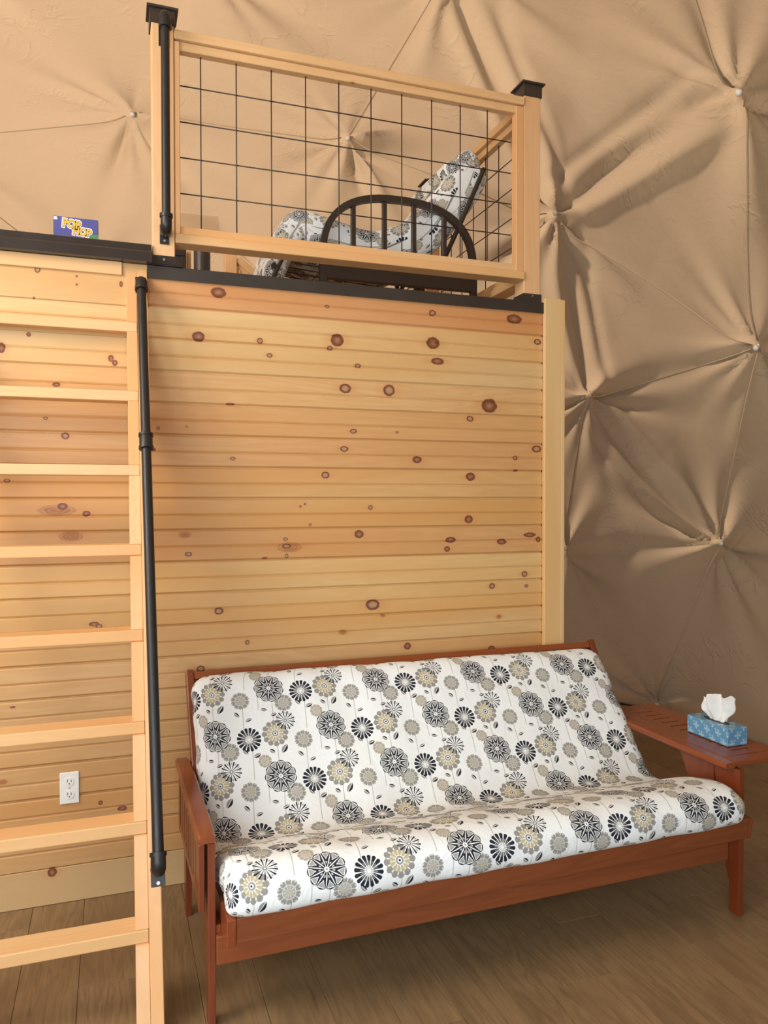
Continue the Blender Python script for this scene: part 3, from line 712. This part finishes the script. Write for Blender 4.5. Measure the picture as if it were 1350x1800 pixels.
# ------------------------------------------------------------------ SIDE RAILING (goes back from the right post)
SR = thing('loft_railing', 'side loft railing running back from the right post behind the black metal seat', 'railing', (1.85, .7, 2.468), 'loft railings')
sx0, sx1 = 1.811, 1.897
bm = BM(); box(bm, sx0, sx1, .101, 1.18, 3.372, 3.409, .003, 2); mk('top_rail', bm, m_2x4y, SR)
bm = BM(); box(bm, sx0 + .02, sx1 - .03, .101, 1.18, 3.336, 3.371, .002); mk('upper_batten', bm, m_2x4y, SR)
bm = BM(); box(bm, sx0, sx1, .101, 1.18, 2.570, 2.607, .003, 2); mk('bottom_rail', bm, m_2x4y, SR)
bm = BM(); box(bm, sx0 + .02, sx1 - .03, .101, 1.18, 2.608, 2.642, .002); mk('lower_batten', bm, m_2x4y, SR)
post(SR, 1.806, 1.892, 1.181, 1.267, 3.452, 'box')
for q in range(7):
    y = .19 + q * .145
    bm = BM(); tube(bm, [(1.85, y, 2.635), (1.85, y, 3.342)], .0026, 6); mk('wire', bm, m_bronze, SR, smooth=True)
for z in (3.214, 3.070, 2.927, 2.783):
    bm = BM(); tube(bm, [(1.855, .105, z), (1.855, 1.178, z)], .0026, 6); mk('wire', bm, m_bronze, SR, smooth=True)

# short pipe handrail on the left post
HP2 = thing('pipe_handrail', 'short black iron pipe handrail on the left capped loft post', 'handrail', (.2, -.06, 2.6), 'black pipe handrails')
yP = -.060
bm = BM(); tube(bm, [(.199, yP, 3.385), (.199, yP, 2.640)], .0165, 20); mk('pipe', bm, m_pipe, HP2, smooth='auto')
for z, s in ((3.405, 1), (2.622, -1)):
    bm = BM(); pts = [Vector((.199, yP, z - s * .03))]
    for q in range(7):
        a = q / 6 * pi / 2; pts.append(Vector((.199, yP + .022 * (1 - cos(a)), z + s * .020 * sin(a))))
    pts.append(pts[-1] + Vector((0, .035, 0))); tube(bm, pts, .0215, 18)
    tube(bm, [(.199, yP, z - s * .034), (.199, yP, z - s * .020)], .025, 18); mk('elbow', bm, m_pipe, HP2, smooth='auto')
    zc = z + s * .0 - .018 if s < 0 else z - .025
    bm = BM(); box(bm, .178, .213, .001, .0075, zc - .045, zc + .03, .001); fo = mk('flange', bm, m_pipe, HP2)
    bm = BM(); tube(bm, [(.196, .002, zc - .033), (.196, -.002, zc - .033)], .005, 10); mk('screw', bm, m_bolt, fo)

# ------------------------------------------------------------------ cushion builder (futon mattresses)
def spine_sample(pts, n):
    pts = [Vector((p[0], p[1])) for p in pts]; hs = None
    # Catmull-Rom through the points, then resample by length
    out = []
    P = [pts[0] * 2 - pts[1]] + pts + [pts[-1] * 2 - pts[-2]]
    for i in range(1, len(P) - 2):
        for q in range(24):
            t = q / 24; a, b_, c_, d = P[i - 1], P[i], P[i + 1], P[i + 2]
            out.append(.5 * ((2 * b_) + (c_ - a) * t + (2 * a - 5 * b_ + 4 * c_ - d) * t * t + (3 * b_ - a - 3 * c_ + d) * t ** 3))
    out.append(pts[-1])
    L = [0]
    for i in range(1, len(out)): L.append(L[-1] + (out[i] - out[i - 1]).length)
    res = []; j = 0
    for k in range(n + 1):
        s = L[-1] * k / n
        while j < len(L) - 2 and L[j + 1] < s: j += 1
        f = (s - L[j]) / max(1e-9, L[j + 1] - L[j]); res.append(out[j].lerp(out[j + 1], f))
    return res
def cushion(name, topline, thick, ulen, nU, nS, toW, parent=None, s_off=0.0, u_off=0.0, amp=.006, seed=1, sag=None, end_round=.07, both=True, rtop=.11, rbot=.03):
    """topline: outer surface (a,b) from front-bottom edge over the seat and up the back; thick(t): thickness under it.
       toW(u,a,b) -> world. UV 'cloth' = metres."""
    rng = np.random.RandomState(seed)
    T = spine_sample(topline, nS); L = [0]
    for i in range(1, len(T)): L.append(L[-1] + (T[i] - T[i - 1]).length)
    nor = []
    for i in range(len(T)):
        d = (T[min(i + 1, len(T) - 1)] - T[max(i - 1, 0)]).normalized(); nor.append(Vector((d.y, -d.x)))    # into the cushion
    ph = rng.uniform(0, 6.28, 12); fr = rng.uniform(1.5, 9, 12); fs = rng.uniform(2, 14, 12); am = rng.uniform(.2, 1, 12)
    bm = BM(); uvl = bm.loops.layers.uv.new('cloth'); UVD = {}
    us = []
    e = end_round
    for q in range(9): us.append(e * (1 - cos(q / 8 * pi / 2)))
    nn = nU
    for q in range(1, nn): us.append(e + (ulen - 2 * e) * q / nn)
    for q in range(9): us.append(ulen - e * (1 - cos((8 - q) / 8 * pi / 2)))
    rows = []
    def wr(u, s):
        w_ = 0
        for i in range(12): w_ += am[i] * sin(fr[i] * u * 3 + ph[i] + fs[i] * s * .6) * cos(fs[i] * s * 2.2 + ph[(i + 5) % 12] + fr[i] * u * .4)
        return w_ / 4
    for u in us:
        dE = min(u, ulen - u); k = max(0, 1 - (1 - min(1, dE / e)) ** 2.4) ** (1 / 2.4)      # 0 at end .. 1
        ring = []; base_u = u
        for side in (0, 1):
            rngI = range(len(T)) if side == 0 else range(len(T) - 2, 0, -1)
            for i in rngI:
                t = i / (len(T) - 1); th = thick(t)
                edge = min(t, 1 - t) * L[-1]; ke = sqrt(max(0, 1 - (1 - min(1, edge / .06)) ** 2))
                mid_ = T[i] + nor[i] * th / 2
                h = th / 2 * (.15 + .85 * k) * (.30 + .70 * ke)
                w_ = wr(u, L[i]) * amp * (1 + 1.2 * (1 - k))
                p = mid_ - nor[i] * (h + w_) if side == 0 else mid_ + nor[i] * (h + w_ * .3)
                # ends pull in slightly where the cloth bunches
                bt = L[-1] * (1 - t); sh_ = (rtop - sqrt(max(0, rtop * rtop - (rtop - bt) ** 2))) if bt < rtop else 0
                bb = L[-1] * t; sh_ += (rbot - sqrt(max(0, rbot * rbot - (rbot - bb) ** 2))) if bb < rbot else 0
                v = bm.verts.new(toW(u + (ulen / 2 - u) * sh_ / (ulen / 2) + (wr(t * 3, u * .3 + side) * .006 if dE < e else 0), p.x, p.y))
                su = u if side == 0 else u
                q_ = max(0, 1 - dE / e); extra = (((e + th / 2) * .75) * (math.asin(q_)) - e * q_) * (1 if u > ulen / 2 else -1)
                UVD[v] = (u_off + u + extra, s_off + L[i] + (0 if side == 0 else .21))
                ring.append(v)
        rows.append(ring)
    n = len(rows[0])
    for i in range(len(rows) - 1):
        for j in range(n):
            f = bm.faces.new((rows[i][j], rows[i][(j + 1) % n], rows[i + 1][(j + 1) % n], rows[i + 1][j]))
    nT = len(T)
    for row in (rows[0], rows[-1]):
        for i in range(nT - 1):
            a = row[i]; b_ = row[i + 1]; c_ = row[(n - (i + 1)) % n]; d = row[(n - i) % n]
            q = []
            for v in (a, b_, c_, d):
                if v not in q: q.append(v)
            if len(q) >= 3:
                try: bm.faces.new(q)
                except ValueError: pass
    for f in bm.faces:
        for lo in f.loops: lo[uvl].uv = UVD[lo.vert]
    return mk(name, bm, m_floral, parent, smooth=True)

# ------------------------------------------------------------------ WOODEN FUTON SOFA
FA = radians(.8)
def fu(u, v, z): return Vector((u * cos(FA) - v * sin(FA), u * sin(FA) + v * cos(FA), z))
FS = thing('futon_sofa', 'cherry-stained wooden futon sofa frame standing in front of the pine wall', 'sofa', tuple(fu(1.2, -.6, 0)))
def fbox(u0, u1, v0, v1, z0, z1, m, name, bev=.003, seg=2, parent=None, label=None):
    bm = BM(); P = []
    for z in (z0, z1):
        for (u, v) in ((u0, v0), (u1, v0), (u1, v1), (u0, v1)): P.append(fu(u, v, z))
    hexa(bm, P, bev, seg); return mk(name, bm, m, parent or FS, label=label)
def fpoly(poly, u0, u1, m, name, bev=.002, parent=None):
    """side-view polygon in (v,z), thickness u0..u1"""
    bm = BM(); A = [bm.verts.new(fu(u0, v, z)) for v, z in poly]; B = [bm.verts.new(fu(u1, v, z)) for v, z in poly]; n = len(poly)
    fs = [bm.faces.new((A[i], A[(i + 1) % n], B[(i + 1) % n], B[i])) for i in range(n)]
    fs += [bm.faces.new(A[::-1]), bm.faces.new(B)]
    if bev:
        es = list({e for f in fs[-2:] for e in f.edges}); bmesh.ops.bevel(bm, geom=es, offset=bev, segments=2, affect='EDGES', profile=.5)
    return mk(name, bm, m, parent or FS)
AZ = .570                                     # arm top
# left arm: rounded narrow rest, dips at the back
def arm_rest(u0, u1, v0, v1, name='armrest'):
    bm = BM(); n = 14; rings = []
    for i in range(n + 1):
        t = i / n; v = v0 + (v1 - v0) * t; zt = AZ - .0 - .012 * max(0, (t - .8) / .2) ** 2
        prof = [(u0 + .004, -.024), (u0, -.018), (u0, -.008), (u0 + .006, 0), (u1 - .006, 0), (u1, -.008), (u1, -.018), (u1 - .004, -.024)]
        sh = 1 if 0 < i < n else .86
        cu_ = (u0 + u1) / 2
        rings.append([bm.verts.new(fu(cu_ + (a - cu_) * sh, v, zt - .012 + (q + .012) * sh)) for a, q in prof])
    for i in range(n):
        for j in range(8): bm.faces.new((rings[i][j], rings[i][(j + 1) % 8], rings[i + 1][(j + 1) % 8], rings[i + 1][j]))
    bm.faces.new(rings[0][::-1]); bm.faces.new(rings[-1])
    return mk(name, bm, m_cherryy, FS, smooth='auto')
arm_rest(.209, .264, -.915, -.150)
# legs: front leg board flares into a bracket behind; back leg
LEGF = [(-.975, .001), (-.975, AZ - .025), (-.845, AZ - .025), (-.860, .47), (-.872, .30), (-.872, .225), (-.905, .205), (-.912, .16), (-.930, .11), (-.925, .001)]
LEGB = [(-.265, .001), (-.280, .30), (-.280, AZ - .026), (-.200, AZ - .026), (-.205, .30), (-.220, .001)]
LFL = [(a + .075 if True else a, b_) for a, b_ in LEGF]
fpoly([(v + .062, z) for v, z in LEGF], .238, .260, m_cherryz, 'leg')
fpoly(LEGB, .238, .260, m_cherryz, 'leg')
fpoly(LEGF, 2.160, 2.183, m_cherryz, 'leg')
fpoly([(v, z) for v, z in LEGB], 2.160, 2.183, m_cherryz, 'leg')
# folded-down left tray: stiles, rails and flat slats
TZ0, TZ1 = .345, AZ - .026
fbox(.212, .230, -.905, -.870, TZ0, TZ1, m_cherryz, 'tray_stile'); fbox(.212, .230, -.330, -.290, TZ0, TZ1, m_cherryz, 'tray_stile')
fbox(.213, .229, -.869, -.331, TZ1 - .026, TZ1, m_cherryy, 'tray_rail'); fbox(.213, .229, -.869, -.331, TZ0, TZ0 + .032, m_cherryy, 'tray_rail')
n = 8
for i in range(n):
    a = -.866 + i * .0668; fbox(.215, .227, a, a + .052, TZ0 + .032, TZ1 - .026, m_cherryz, 'slat', .0015, 1)
# right arm: fixed rest + tray raised level beside it, mitred frame with cross slats
arm_rest(2.112, 2.165, -.955, -.150)
t0, t1, tv0, tv1 = 2.167, 2.430, -.950, -.170
zt0, zt1 = AZ - .020, AZ - .001
fbox(t0, t1, tv0, tv0 + .055, zt0, zt1, m_cherry, 'tray_rail'); fbox(t0, t1, tv1 - .055, tv1, zt0, zt1, m_cherry, 'tray_rail')
fbox(t0, 2.250, tv0 + .0555, tv1 - .0555, zt0, zt1, m_cherryy, 'tray_stile'); fbox(2.343, t1, tv0 + .0555, tv1 - .0555, zt0, zt1, m_cherryy, 'tray_stile')
ns = 12; pit = (tv1 - tv0 - .111) / ns
for i in range(ns):
    a = tv0 + .0555 + i * pit; fbox(2.2505, 2.3425, a + .006, a + pit - .006, zt0 + .001, zt1 - .0005, m_cherry, 'slat', .0015, 1)
# curved bracket carrying the raised tray
br = [(-.955, 0), (-.955, 0)]
fpoly([(-.845, AZ - .027), (-.640, AZ - .027), (-.668, .515), (-.705, .44), (-.735, .36), (-.760, .25), (-.845, .25)], 2.163, 2.181, m_cherryz, 'bracket', .002)
# stretchers
fbox(.2605, 2.1595, -.925, -.903, .190, .275, m_cherry, 'front_stretcher')
fbox(.2605, 2.1595, -.262, -.242, .150, .235, m_cherry, 'back_stretcher')
fpoly([(-.905, .262), (-.905, .30), (-.285, .235), (-.285, .20)], .2605, .276, m_cherryy, 'side_stretcher')
fpoly([(-.905, .262), (-.905, .30), (-.285, .235), (-.285, .20)], 2.143, 2.159, m_cherryy, 'side_stretcher')
# seat deck frame: front board tilted a little, side rails, slats
SFA = radians(.9)
def fs_(u, v, z): return fu(.27 + (u - .27) * cos(SFA), v + (u - .27) * sin(SFA) * .9, z)
def sbox(name, m, u0, u1, poly, bev=.0025):
    bm = BM(); A = [bm.verts.new(fs_(u0, v, z)) for v, z in poly]; B = [bm.verts.new(fs_(u1, v, z)) for v, z in poly]; n = len(poly)
    fs = [bm.faces.new((A[i], A[(i + 1) % n], B[(i + 1) % n], B[i])) for i in range(n)] + [bm.faces.new(A[::-1]), bm.faces.new(B)]
    bmesh.ops.bevel(bm, geom=list({e for f in fs for e in f.edges}), offset=bev, segments=2, affect='EDGES', profile=.5)
    return mk(name, bm, m, FS)
sbox('front_board', m_cherry, .303, 2.190, [(-1.012, .292), (-1.024, .371), (-1.004, .373), (-.992, .294)])
for u in (.276, 2.191):
    sbox('seat_side_rail', m_cherryy, u, u + .026 if u < 1 else u + .014, [(-1.016, .286), (-1.028, .371), (-1.004, .376), (-.430, .318), (-.430, .268)] if u < 1 else [(-1.014, .290), (-1.026, .368), (-.985, .372), (-.975, .294)])
for i in range(7):
    v = -.94 + i * .082; z = .346 - i * .0085
    sbox('slat', m_cherry, .303, 2.135, [(v, z - .009), (v, z + .009), (v + .055, z + .004), (v + .055, z - .014)], .001)
# back deck frame
BB, BT = (-.395, .330), (-.062, .858)
bd = Vector((BT[0] - BB[0], BT[1] - BB[1])).normalized(); bn = Vector((-bd.y, bd.x))       # toward front
def bbox(name, m, u0, u1, s0, s1, d0, d1, bev=.0025):
    P = []
    bm = BM()
    def W(u, s, d): return fu(u, BB[0] + bd.x * s + bn.x * d, BB[1] + bd.y * s + bn.y * d)
    for s in (s0, s1):
        for (u, d) in ((u0, d1), (u1, d1), (u1, d0), (u0, d0)): P.append(W(u, s, d))
    hexa(bm, P, bev, 2); return mk(name, bm, m, FS)
BL = sqrt((BT[0] - BB[0]) ** 2 + (BT[1] - BB[1]) ** 2)
bbox('back_side_rail', m_cherryz, .262, .290, 0, BL + .008, -.028, .028); bbox('back_side_rail', m_cherryz, 2.128, 2.156, 0, BL + .008, -.028, .028)
bbox('back_top_rail', m_cherry, .291, 2.127, BL - .030, BL, -.026, .022)
bbox('back_bottom_rail', m_cherry, .291, 2.127, .0, .04, -.024, .012)
for i in range(6): bbox('slat', m_cherry, .291, 2.127, .085 + i * .083, .135 + i * .083, -.012, .006, .001)

# mattress on the wooden futon
TL = [(-1.030, .352), (-1.052, .405), (-1.035, .470), (-.950, .502), (-.80, .470), (-.68, .425), (-.595, .398), (-.530, .405), (-.47, .470), (-.40, .560), (-.33, .645), (-.265, .735), (-.205, .808), (-.165, .846), (-.120, .862), (-.085, .850)]
def thick1(t):
    return .115 if t < .12 else (.115 if t < .6 else .115 - .04 * (t - .6) / .4)
cushion('futon_mattress', TL, thick1, 1.862, 90, 90, lambda u, a, b_: fu(.275 + u, a, b_ - .018 * max(0, b_ - .5) * u), None, s_off=-.745, u_off=.275, amp=.007, seed=4)
mm = bpy.data.objects['futon_mattress']
setp(mm, 'large futon mattress in white floral print cotton on the wooden sofa frame', 'mattress', 'floral futon mattresses')

# ------------------------------------------------------------------ TISSUE BOX on the raised tray
def cross_material():
    m, t, b = mat('blue_card_print', (.13, .33, .52), .35, 0, .5)
    co = t.new('ShaderNodeTexCoord').outputs['Object']; x, y, z = t.xyz(co)
    geo = t.new('ShaderNodeNewGeometry'); nx, ny, nz = t.xyz(geo.outputs['Normal'])
    side = t.gt(t.m('ABSOLUTE', nx), .6)
    p = t.add(t.mul(side, y), t.mul(t.sub(1, side), x)); top = t.gt(nz, .6)
    q = t.add(t.mul(top, y), t.mul(t.sub(1, top), z))
    c = (.10, .265, .42)
    W_, H_ = .060, .031
    for (cx, cy, L) in ((.0, .040, .0165), (.014, .052, .006)):
        v = t.sub(q, cy); row = t.m('FLOOR', t.add(t.mul(v, 1 / H_), .5)); dx = t.m('WRAP', t.sub(t.sub(p, cx), t.mul(row, W_ / 2)), W_ / 2, -W_ / 2); dy = t.sub(v, t.mul(row, H_))
        r = t.m('SQRT', t.add(t.mul(dx, dx), t.mul(dy, dy))); th = t.m('ARCTAN2', dy, dx)
        pet = t.mul(t.m('ABSOLUTE', t.m('COSINE', t.mul(th, 2.0))), L)
        c = t.mix(t.mul(t.lt(r, pet), .7), c, (.42, .55, .57)); c = t.mix(t.mul(t.lt(r, L * .18), .8), c, (.30, .48, .62))
    t.put(b.inputs['Base Color'], c); return m
tb = thing('tissue_box', 'pale blue tissue box with flower crosses on the raised arm tray', 'tissue box', (2.318, -.70, AZ))
tb.rotation_euler = (0, 0, 0); ROOT[tb] = Vector((0, 0, 0))
tb.location = (2.322, -.668, AZ + .001); tb.rotation_euler = (0, 0, radians(.8))
def rb(parts_x, parts_y, z0, z1): return None
HL, HW, HZ = .112, .049, .070
bm = BM(); box(bm, -HW, HW, -HL, HL, 0, HZ, .0012, 1)
mk('carton', bm, cross_material(), tb)
bm = BM(); bmesh.ops.create_circle(bm, cap_ends=True, segments=28, radius=1, matrix=Matrix.Translation((0, 0, HZ + .0006)) @ Matrix.Diagonal((.022, .068, 1, 1))); mk('slot', bm, m_slot, tb)
m_tis, tt_, bb_ = mat('tissue_paper', (.82, .77, .70), .9, 0, .1); bb_.inputs['Subsurface Weight'].default_value = .2
def tissue():
    bm = BM(); nu, nv = 26, 20; rows = []
    for j in range(nv + 1):
        t = j / nv; row = []
        for i in range(nu + 1):
            s = i / nu * 2 - 1
            wd = .040 + .020 * sin(min(1, t * 1.15) * pi * .62)
            yy = s * wd * -.85 + .004 * sin(t * 9) * s - .010 * t
            xx = s * wd * .62 * min(1, t * 2.5) + .008 * sin(s * 6.5 + t * 1.5) * (.35 + t) - .008 * t
            zz = HZ - .004 + .122 * t - .016 * t * s * s - .012 * t * t * abs(sin(s * 3.2 + .6)) + .005 * t * sin(s * 9)
            row.append(bm.verts.new((xx, yy - .003, zz)))
        rows.append(row)
    for j in range(nv):
        for i in range(nu): bm.faces.new((rows[j][i], rows[j][i + 1], rows[j + 1][i + 1], rows[j + 1][i]))
    # second, folded-back leaf
    rows = []
    for j in range(13):
        t = j / 12; row = []
        for i in range(17):
            s = i / 16 * 2 - 1
            row.append(bm.verts.new((.014 + .010 * sin(t * 3) + .006 * sin(s * 5), s * (.030 + .008 * t) - .010 * t, HZ - .003 + .100 * t - .008 * s * s)))
        rows.append(row)
    for j in range(12):
        for i in range(16): bm.faces.new((rows[j][i], rows[j][i + 1], rows[j + 1][i + 1], rows[j + 1][i]))
    o = mk('tissue', bm, m_tis, tb, smooth=True)
    sm = o.modifiers.new('thick', 'SOLIDIFY'); sm.thickness = .0008; return o
tissue()

# ------------------------------------------------------------------ DAYBED (metal futon) on the loft
DB = thing('metal_daybed', 'black metal futon frame with arched spindle arm up on the loft', 'sofa', (1.3, .75, 2.463))
def arch(y, name='arm'):
    xl, xr, zs, zt = .920, 1.690, 2.70, 2.978
    pts = [(xl, y, 2.463), (xl, y, 2.60)]
    n = 30
    for i in range(n + 1):
        a = pi - pi * i / n; ex = .62
        cx, sx_ = (xl + xr) / 2, (xr - xl) / 2
        X = cx + sx_ * (abs(cos(a)) ** .8) * (1 if cos(a) > 0 else -1); Z = 2.66 + (zt - 2.66) * (sin(a) ** .75 if sin(a) > 0 else 0)
        pts.append((X, y, Z))
    pts += [(xr, y, 2.60), (xr, y, 2.463)]
    bm = BM(); strip_tube(bm, pts, .030, .030, (0, 1, 0)); a_ = mk(name, bm, m_bronze, DB)
    for x in (1.068, 1.223, 1.373, 1.533):
        cosa = abs((x - (xl + xr) / 2) / ((xr - xl) / 2)) ** (1 / .8); zz = 2.66 + (zt - 2.66) * (sqrt(max(0, 1 - cosa ** 2)) ** .75)
        bm = BM(); beam(bm, (x, y, 2.640), (x, y, zz - .008), .020, .022, (1, 0, 0), .002); mk('spindle', bm, m_bronze, a_)
    bm = BM(); box(bm, xl + .012, xr - .012, y - .014, y + .014, 2.572, 2.640, .003); mk('arm_rail', bm, m_bronze, a_)
    return a_
arch(.30); arch(.965)
# rails along the depth and the wire decks
def rod(name, pts, r, parent=DB, m=m_bronze, seg=8): bm = BM(); tube(bm, pts, r, seg); return mk(name, bm, m, parent, smooth='auto')
D0, D1 = .332, .930
rod('side_tube', [(.70, D0, 2.62), (.70, D1, 2.62)], .013); rod('side_tube', [(1.50, D0, 2.64), (1.50, D1, 2.64)], .013)
rod('cross_tube', [(.665, D0, 2.50), (.76, D0, 2.70), (1.50, D0, 2.64)], .012); rod('cross_tube', [(.665, D1, 2.50), (.76, D1, 2.70), (1.50, D1, 2.64)], .012)
rod('back_tube', [(1.500, D0 + .0, 2.66), (1.560, D0, 2.76), (1.648, D0, 2.945), (1.764, D0, 3.203)], .012); rod('back_tube', [(1.500, D1, 2.66), (1.560, D1, 2.76), (1.648, D1, 2.945), (1.764, D1, 3.203)], .012)
rod('side_tube', [(1.764, D0, 3.203), (1.764, D1, 3.203)], .012)
rod('side_tube', [(.665, D0, 2.50), (.665, D1, 2.50)], .012)
for i in range(8):
    y = D0 + .03 + i * (D1 - D0 - .06) / 7
    rod('deck_wire', [(.70, y, 2.55), (.76, y, 2.675), (1.50, y, 2.628)], .0028, seg=6)
for i in range(5):
    x = .80 + i * .16
    rod('deck_wire', [(x, D0, 2.674 - (x - .76) * .06), (x, D1, 2.674 - (x - .76) * .06)], .0028, seg=6)
# its mattress: hangs over the front edge on the left, seat, back leaning to the right
TL2 = [(.640, 2.500), (.650, 2.590), (.680, 2.700), (.725, 2.815), (.785, 2.890), (.86, 2.908), (.95, 2.893), (1.06, 2.868), (1.17, 2.850), (1.26, 2.870), (1.385, 2.932), (1.485, 3.042), (1.580, 3.160), (1.635, 3.258), (1.672, 3.308), (1.715, 3.318), (1.755, 3.285), (1.772, 3.235), (1.765, 3.19)]
def thick2(t): return .09 + .11 * min(1, t / .42) if t < .5 else min(.20, .20 + .0 * (t - .5) / .12)
cushion('futon_mattress', TL2, thick2, .560, 34, 84, lambda u, a, b_: Vector((a, .352 + u, b_)), None, s_off=.33, u_off=.62, amp=.008, seed=9, end_round=.05, rtop=.05)
mm2 = [o for o in bpy.data.objects if o.name.startswith('futon_mattress') and o is not mm][0]
setp(mm2, 'small folded floral futon mattress on the black metal frame up on the loft', 'mattress', 'floral futon mattresses')

# ------------------------------------------------------------------ other things on the loft
# wooden post with the sloping handrail of the rear steps
ST = thing('stair_railing', 'short pine post with sloping handrail at the back of the loft', 'railing', (.65, 1.2, 2.468))
bm = BM(); box(bm, .590, .656, 1.16, 1.226, 2.468, 2.925, .003); mk('post', bm, m_2x4z, ST)
bm = BM(); beam(bm, (.660, 1.20, 2.893), (.945, 1.20, 2.665), .06, .038, (0, 0, 1), .003); mk('sloping_rail', bm, m_2x4, ST)
bm = BM(); beam(bm, (.660, 1.20, 2.850), (.905, 1.20, 2.654), .036, .034, (0, 0, 1), .002); mk('lower_batten', bm, m_2x4, ST)
bm = BM(); box(bm, .657, .680, 1.175, 1.215, 2.468, 2.83, .002); mk('stile', bm, m_2x4z, ST)
o = thing('canister', 'black round canister standing behind the left loft post', 'canister', (.405, .70, 2.468))
bm = BM(); tube(bm, [(.416, .70, 2.463), (.416, .70, 2.83)], .040, 24); mk('body', bm, m_black, o, smooth='auto')
bm = BM(); tube(bm, [(.416, .70, 2.83), (.416, .70, 2.845), (.416, .70, 2.85)], [.043, .043, .030], 24); mk('lid', bm, m_black, o, smooth='auto')
o = thing('storage_box', 'flat black case with raised frame behind the left loft post', 'case', (.33, .80, 2.468))
bm = BM(); box(bm, .235, .350, .80, .86, 2.463, 2.80, .004); mk('case_body', bm, m_black, o)
bm = BM()
for a in ((.240, .345, .788, .799, 2.76, 2.79), (.240, .345, .788, .799, 2.47, 2.50), (.240, .262, .788, .799, 2.501, 2.759), (.323, .345, .788, .799, 2.501, 2.759)): box(bm, *a, .002)
mk('case_frame', bm, m_blackp, o)
bm = BM(); box(bm, .357, .377, .84, .88, 2.463, 2.86, .002)
o = mk('wood_batten', bm, m_2x4z, None, label='weathered upright wood batten between black case and black canister'); o['category'] = 'batten'

# ------------------------------------------------------------------ GAME BOX on the left ledge
GB = thing('game_box', 'blue board game box with yellow lettering standing on the left ledge', 'game box', (-.14, .27, 2.534))
gx0, gx1, gz0, gz1, gy = -.226, -.054, 2.534, 2.707, .25
bm = BM(); box(bm, gx0, gx1, gy, gy + .045, gz0, gz1, .002); mk('carton', bm, worn('game_box_blue', (.070, .075, .26), .35, bump=0), GB)
m_yel = worn('print_yellow', (.78, .46, .05), .4, bump=0); m_wht = worn('print_white', (.80, .76, .74), .4, bump=0); m_grn = worn('print_green', (.06, .22, .10), .4, bump=0)
m_dk = worn('print_dark', (.03, .02, .05), .4, bump=0)
def text(body, x, z, size, m, y, off=0.0, rot=0.0, ext=.0002, name='lettering'):
    c = bpy.data.curves.new(name, 'FONT'); c.body = body; c.size = size; c.extrude = ext; c.offset = off; c.align_x = 'CENTER'
    c.space_character = .92; c.materials.append(m)
    o = bpy.data.objects.new(name, c); COL.objects.link(o); o.parent = GB; o.location = Vector((x, y, z)) - ROOT[GB]
    o.rotation_euler = (pi / 2, rot, 0); bpy.context.view_layer.update()
    me = bpy.data.meshes.new_from_object(o.evaluated_get(bpy.context.evaluated_depsgraph_get())); mt_ = Matrix.Translation(o.location) @ o.rotation_euler.to_matrix().to_4x4() @ Matrix.Diagonal((.86, 1, 1, 1))
    me.transform(mt_); me.materials.clear(); me.materials.append(m); bpy.data.objects.remove(o)
    o = bpy.data.objects.new(name, me); COL.objects.link(o); o.parent = GB; return o
for (bd_, x, z, sz) in (('POP', -.158, 2.664, .046), ('HOP', -.118, 2.637, .042)):
    text(bd_, x, z, sz, m_wht, gy - .0008, .0060, .08); text(bd_, x, z, sz, m_dk, gy - .0016, .0024, .08); text(bd_, x, z, sz, m_yel, gy - .0024, .0010, .08)
bm = BM(); box(bm, -.2235, -.211, gy - .0012, gy - .0002, 2.692, 2.703); mk('corner_label', bm, m_wht, GB)
bm = BM(); box(bm, -.100, -.0545, gy - .0006, gy - .0002, gz0 + .002, 2.645); mk('green_print', bm, m_grn, GB)

# ------------------------------------------------------------------ OUTLET
OU = thing('wall_outlet', 'white duplex power outlet on the pine wall behind the ladder', 'outlet', (-.168, -.001, .38))
bm = BM(); box(bm, -.203, -.134, -.007, -.0005, .381, .502, .0025, 2); mk('cover_plate', bm, m_white, OU)
for z in (.4665, .4165):
    bm = BM(); tube(bm, [(-.1685, -.006, z), (-.1685, -.0095, z)], .0165, 24); r_ = mk('receptacle', bm, m_white, OU, smooth='auto')
    bm = BM()
    box(bm, -.1765, -.1742, -.0100, -.0090, z - .001, z + .009); box(bm, -.1630, -.1607, -.0100, -.0090, z - .001, z + .007)
    tube(bm, [(-.1685, -.0090, z - .008), (-.1685, -.0100, z - .008)], .0026, 10); mk('slots', bm, m_slot, r_)
bm = BM(); tube(bm, [(-.1685, -.0065, .4415), (-.1685, -.0085, .4415)], .003, 10); mk('screw', bm, m_bolt, OU)
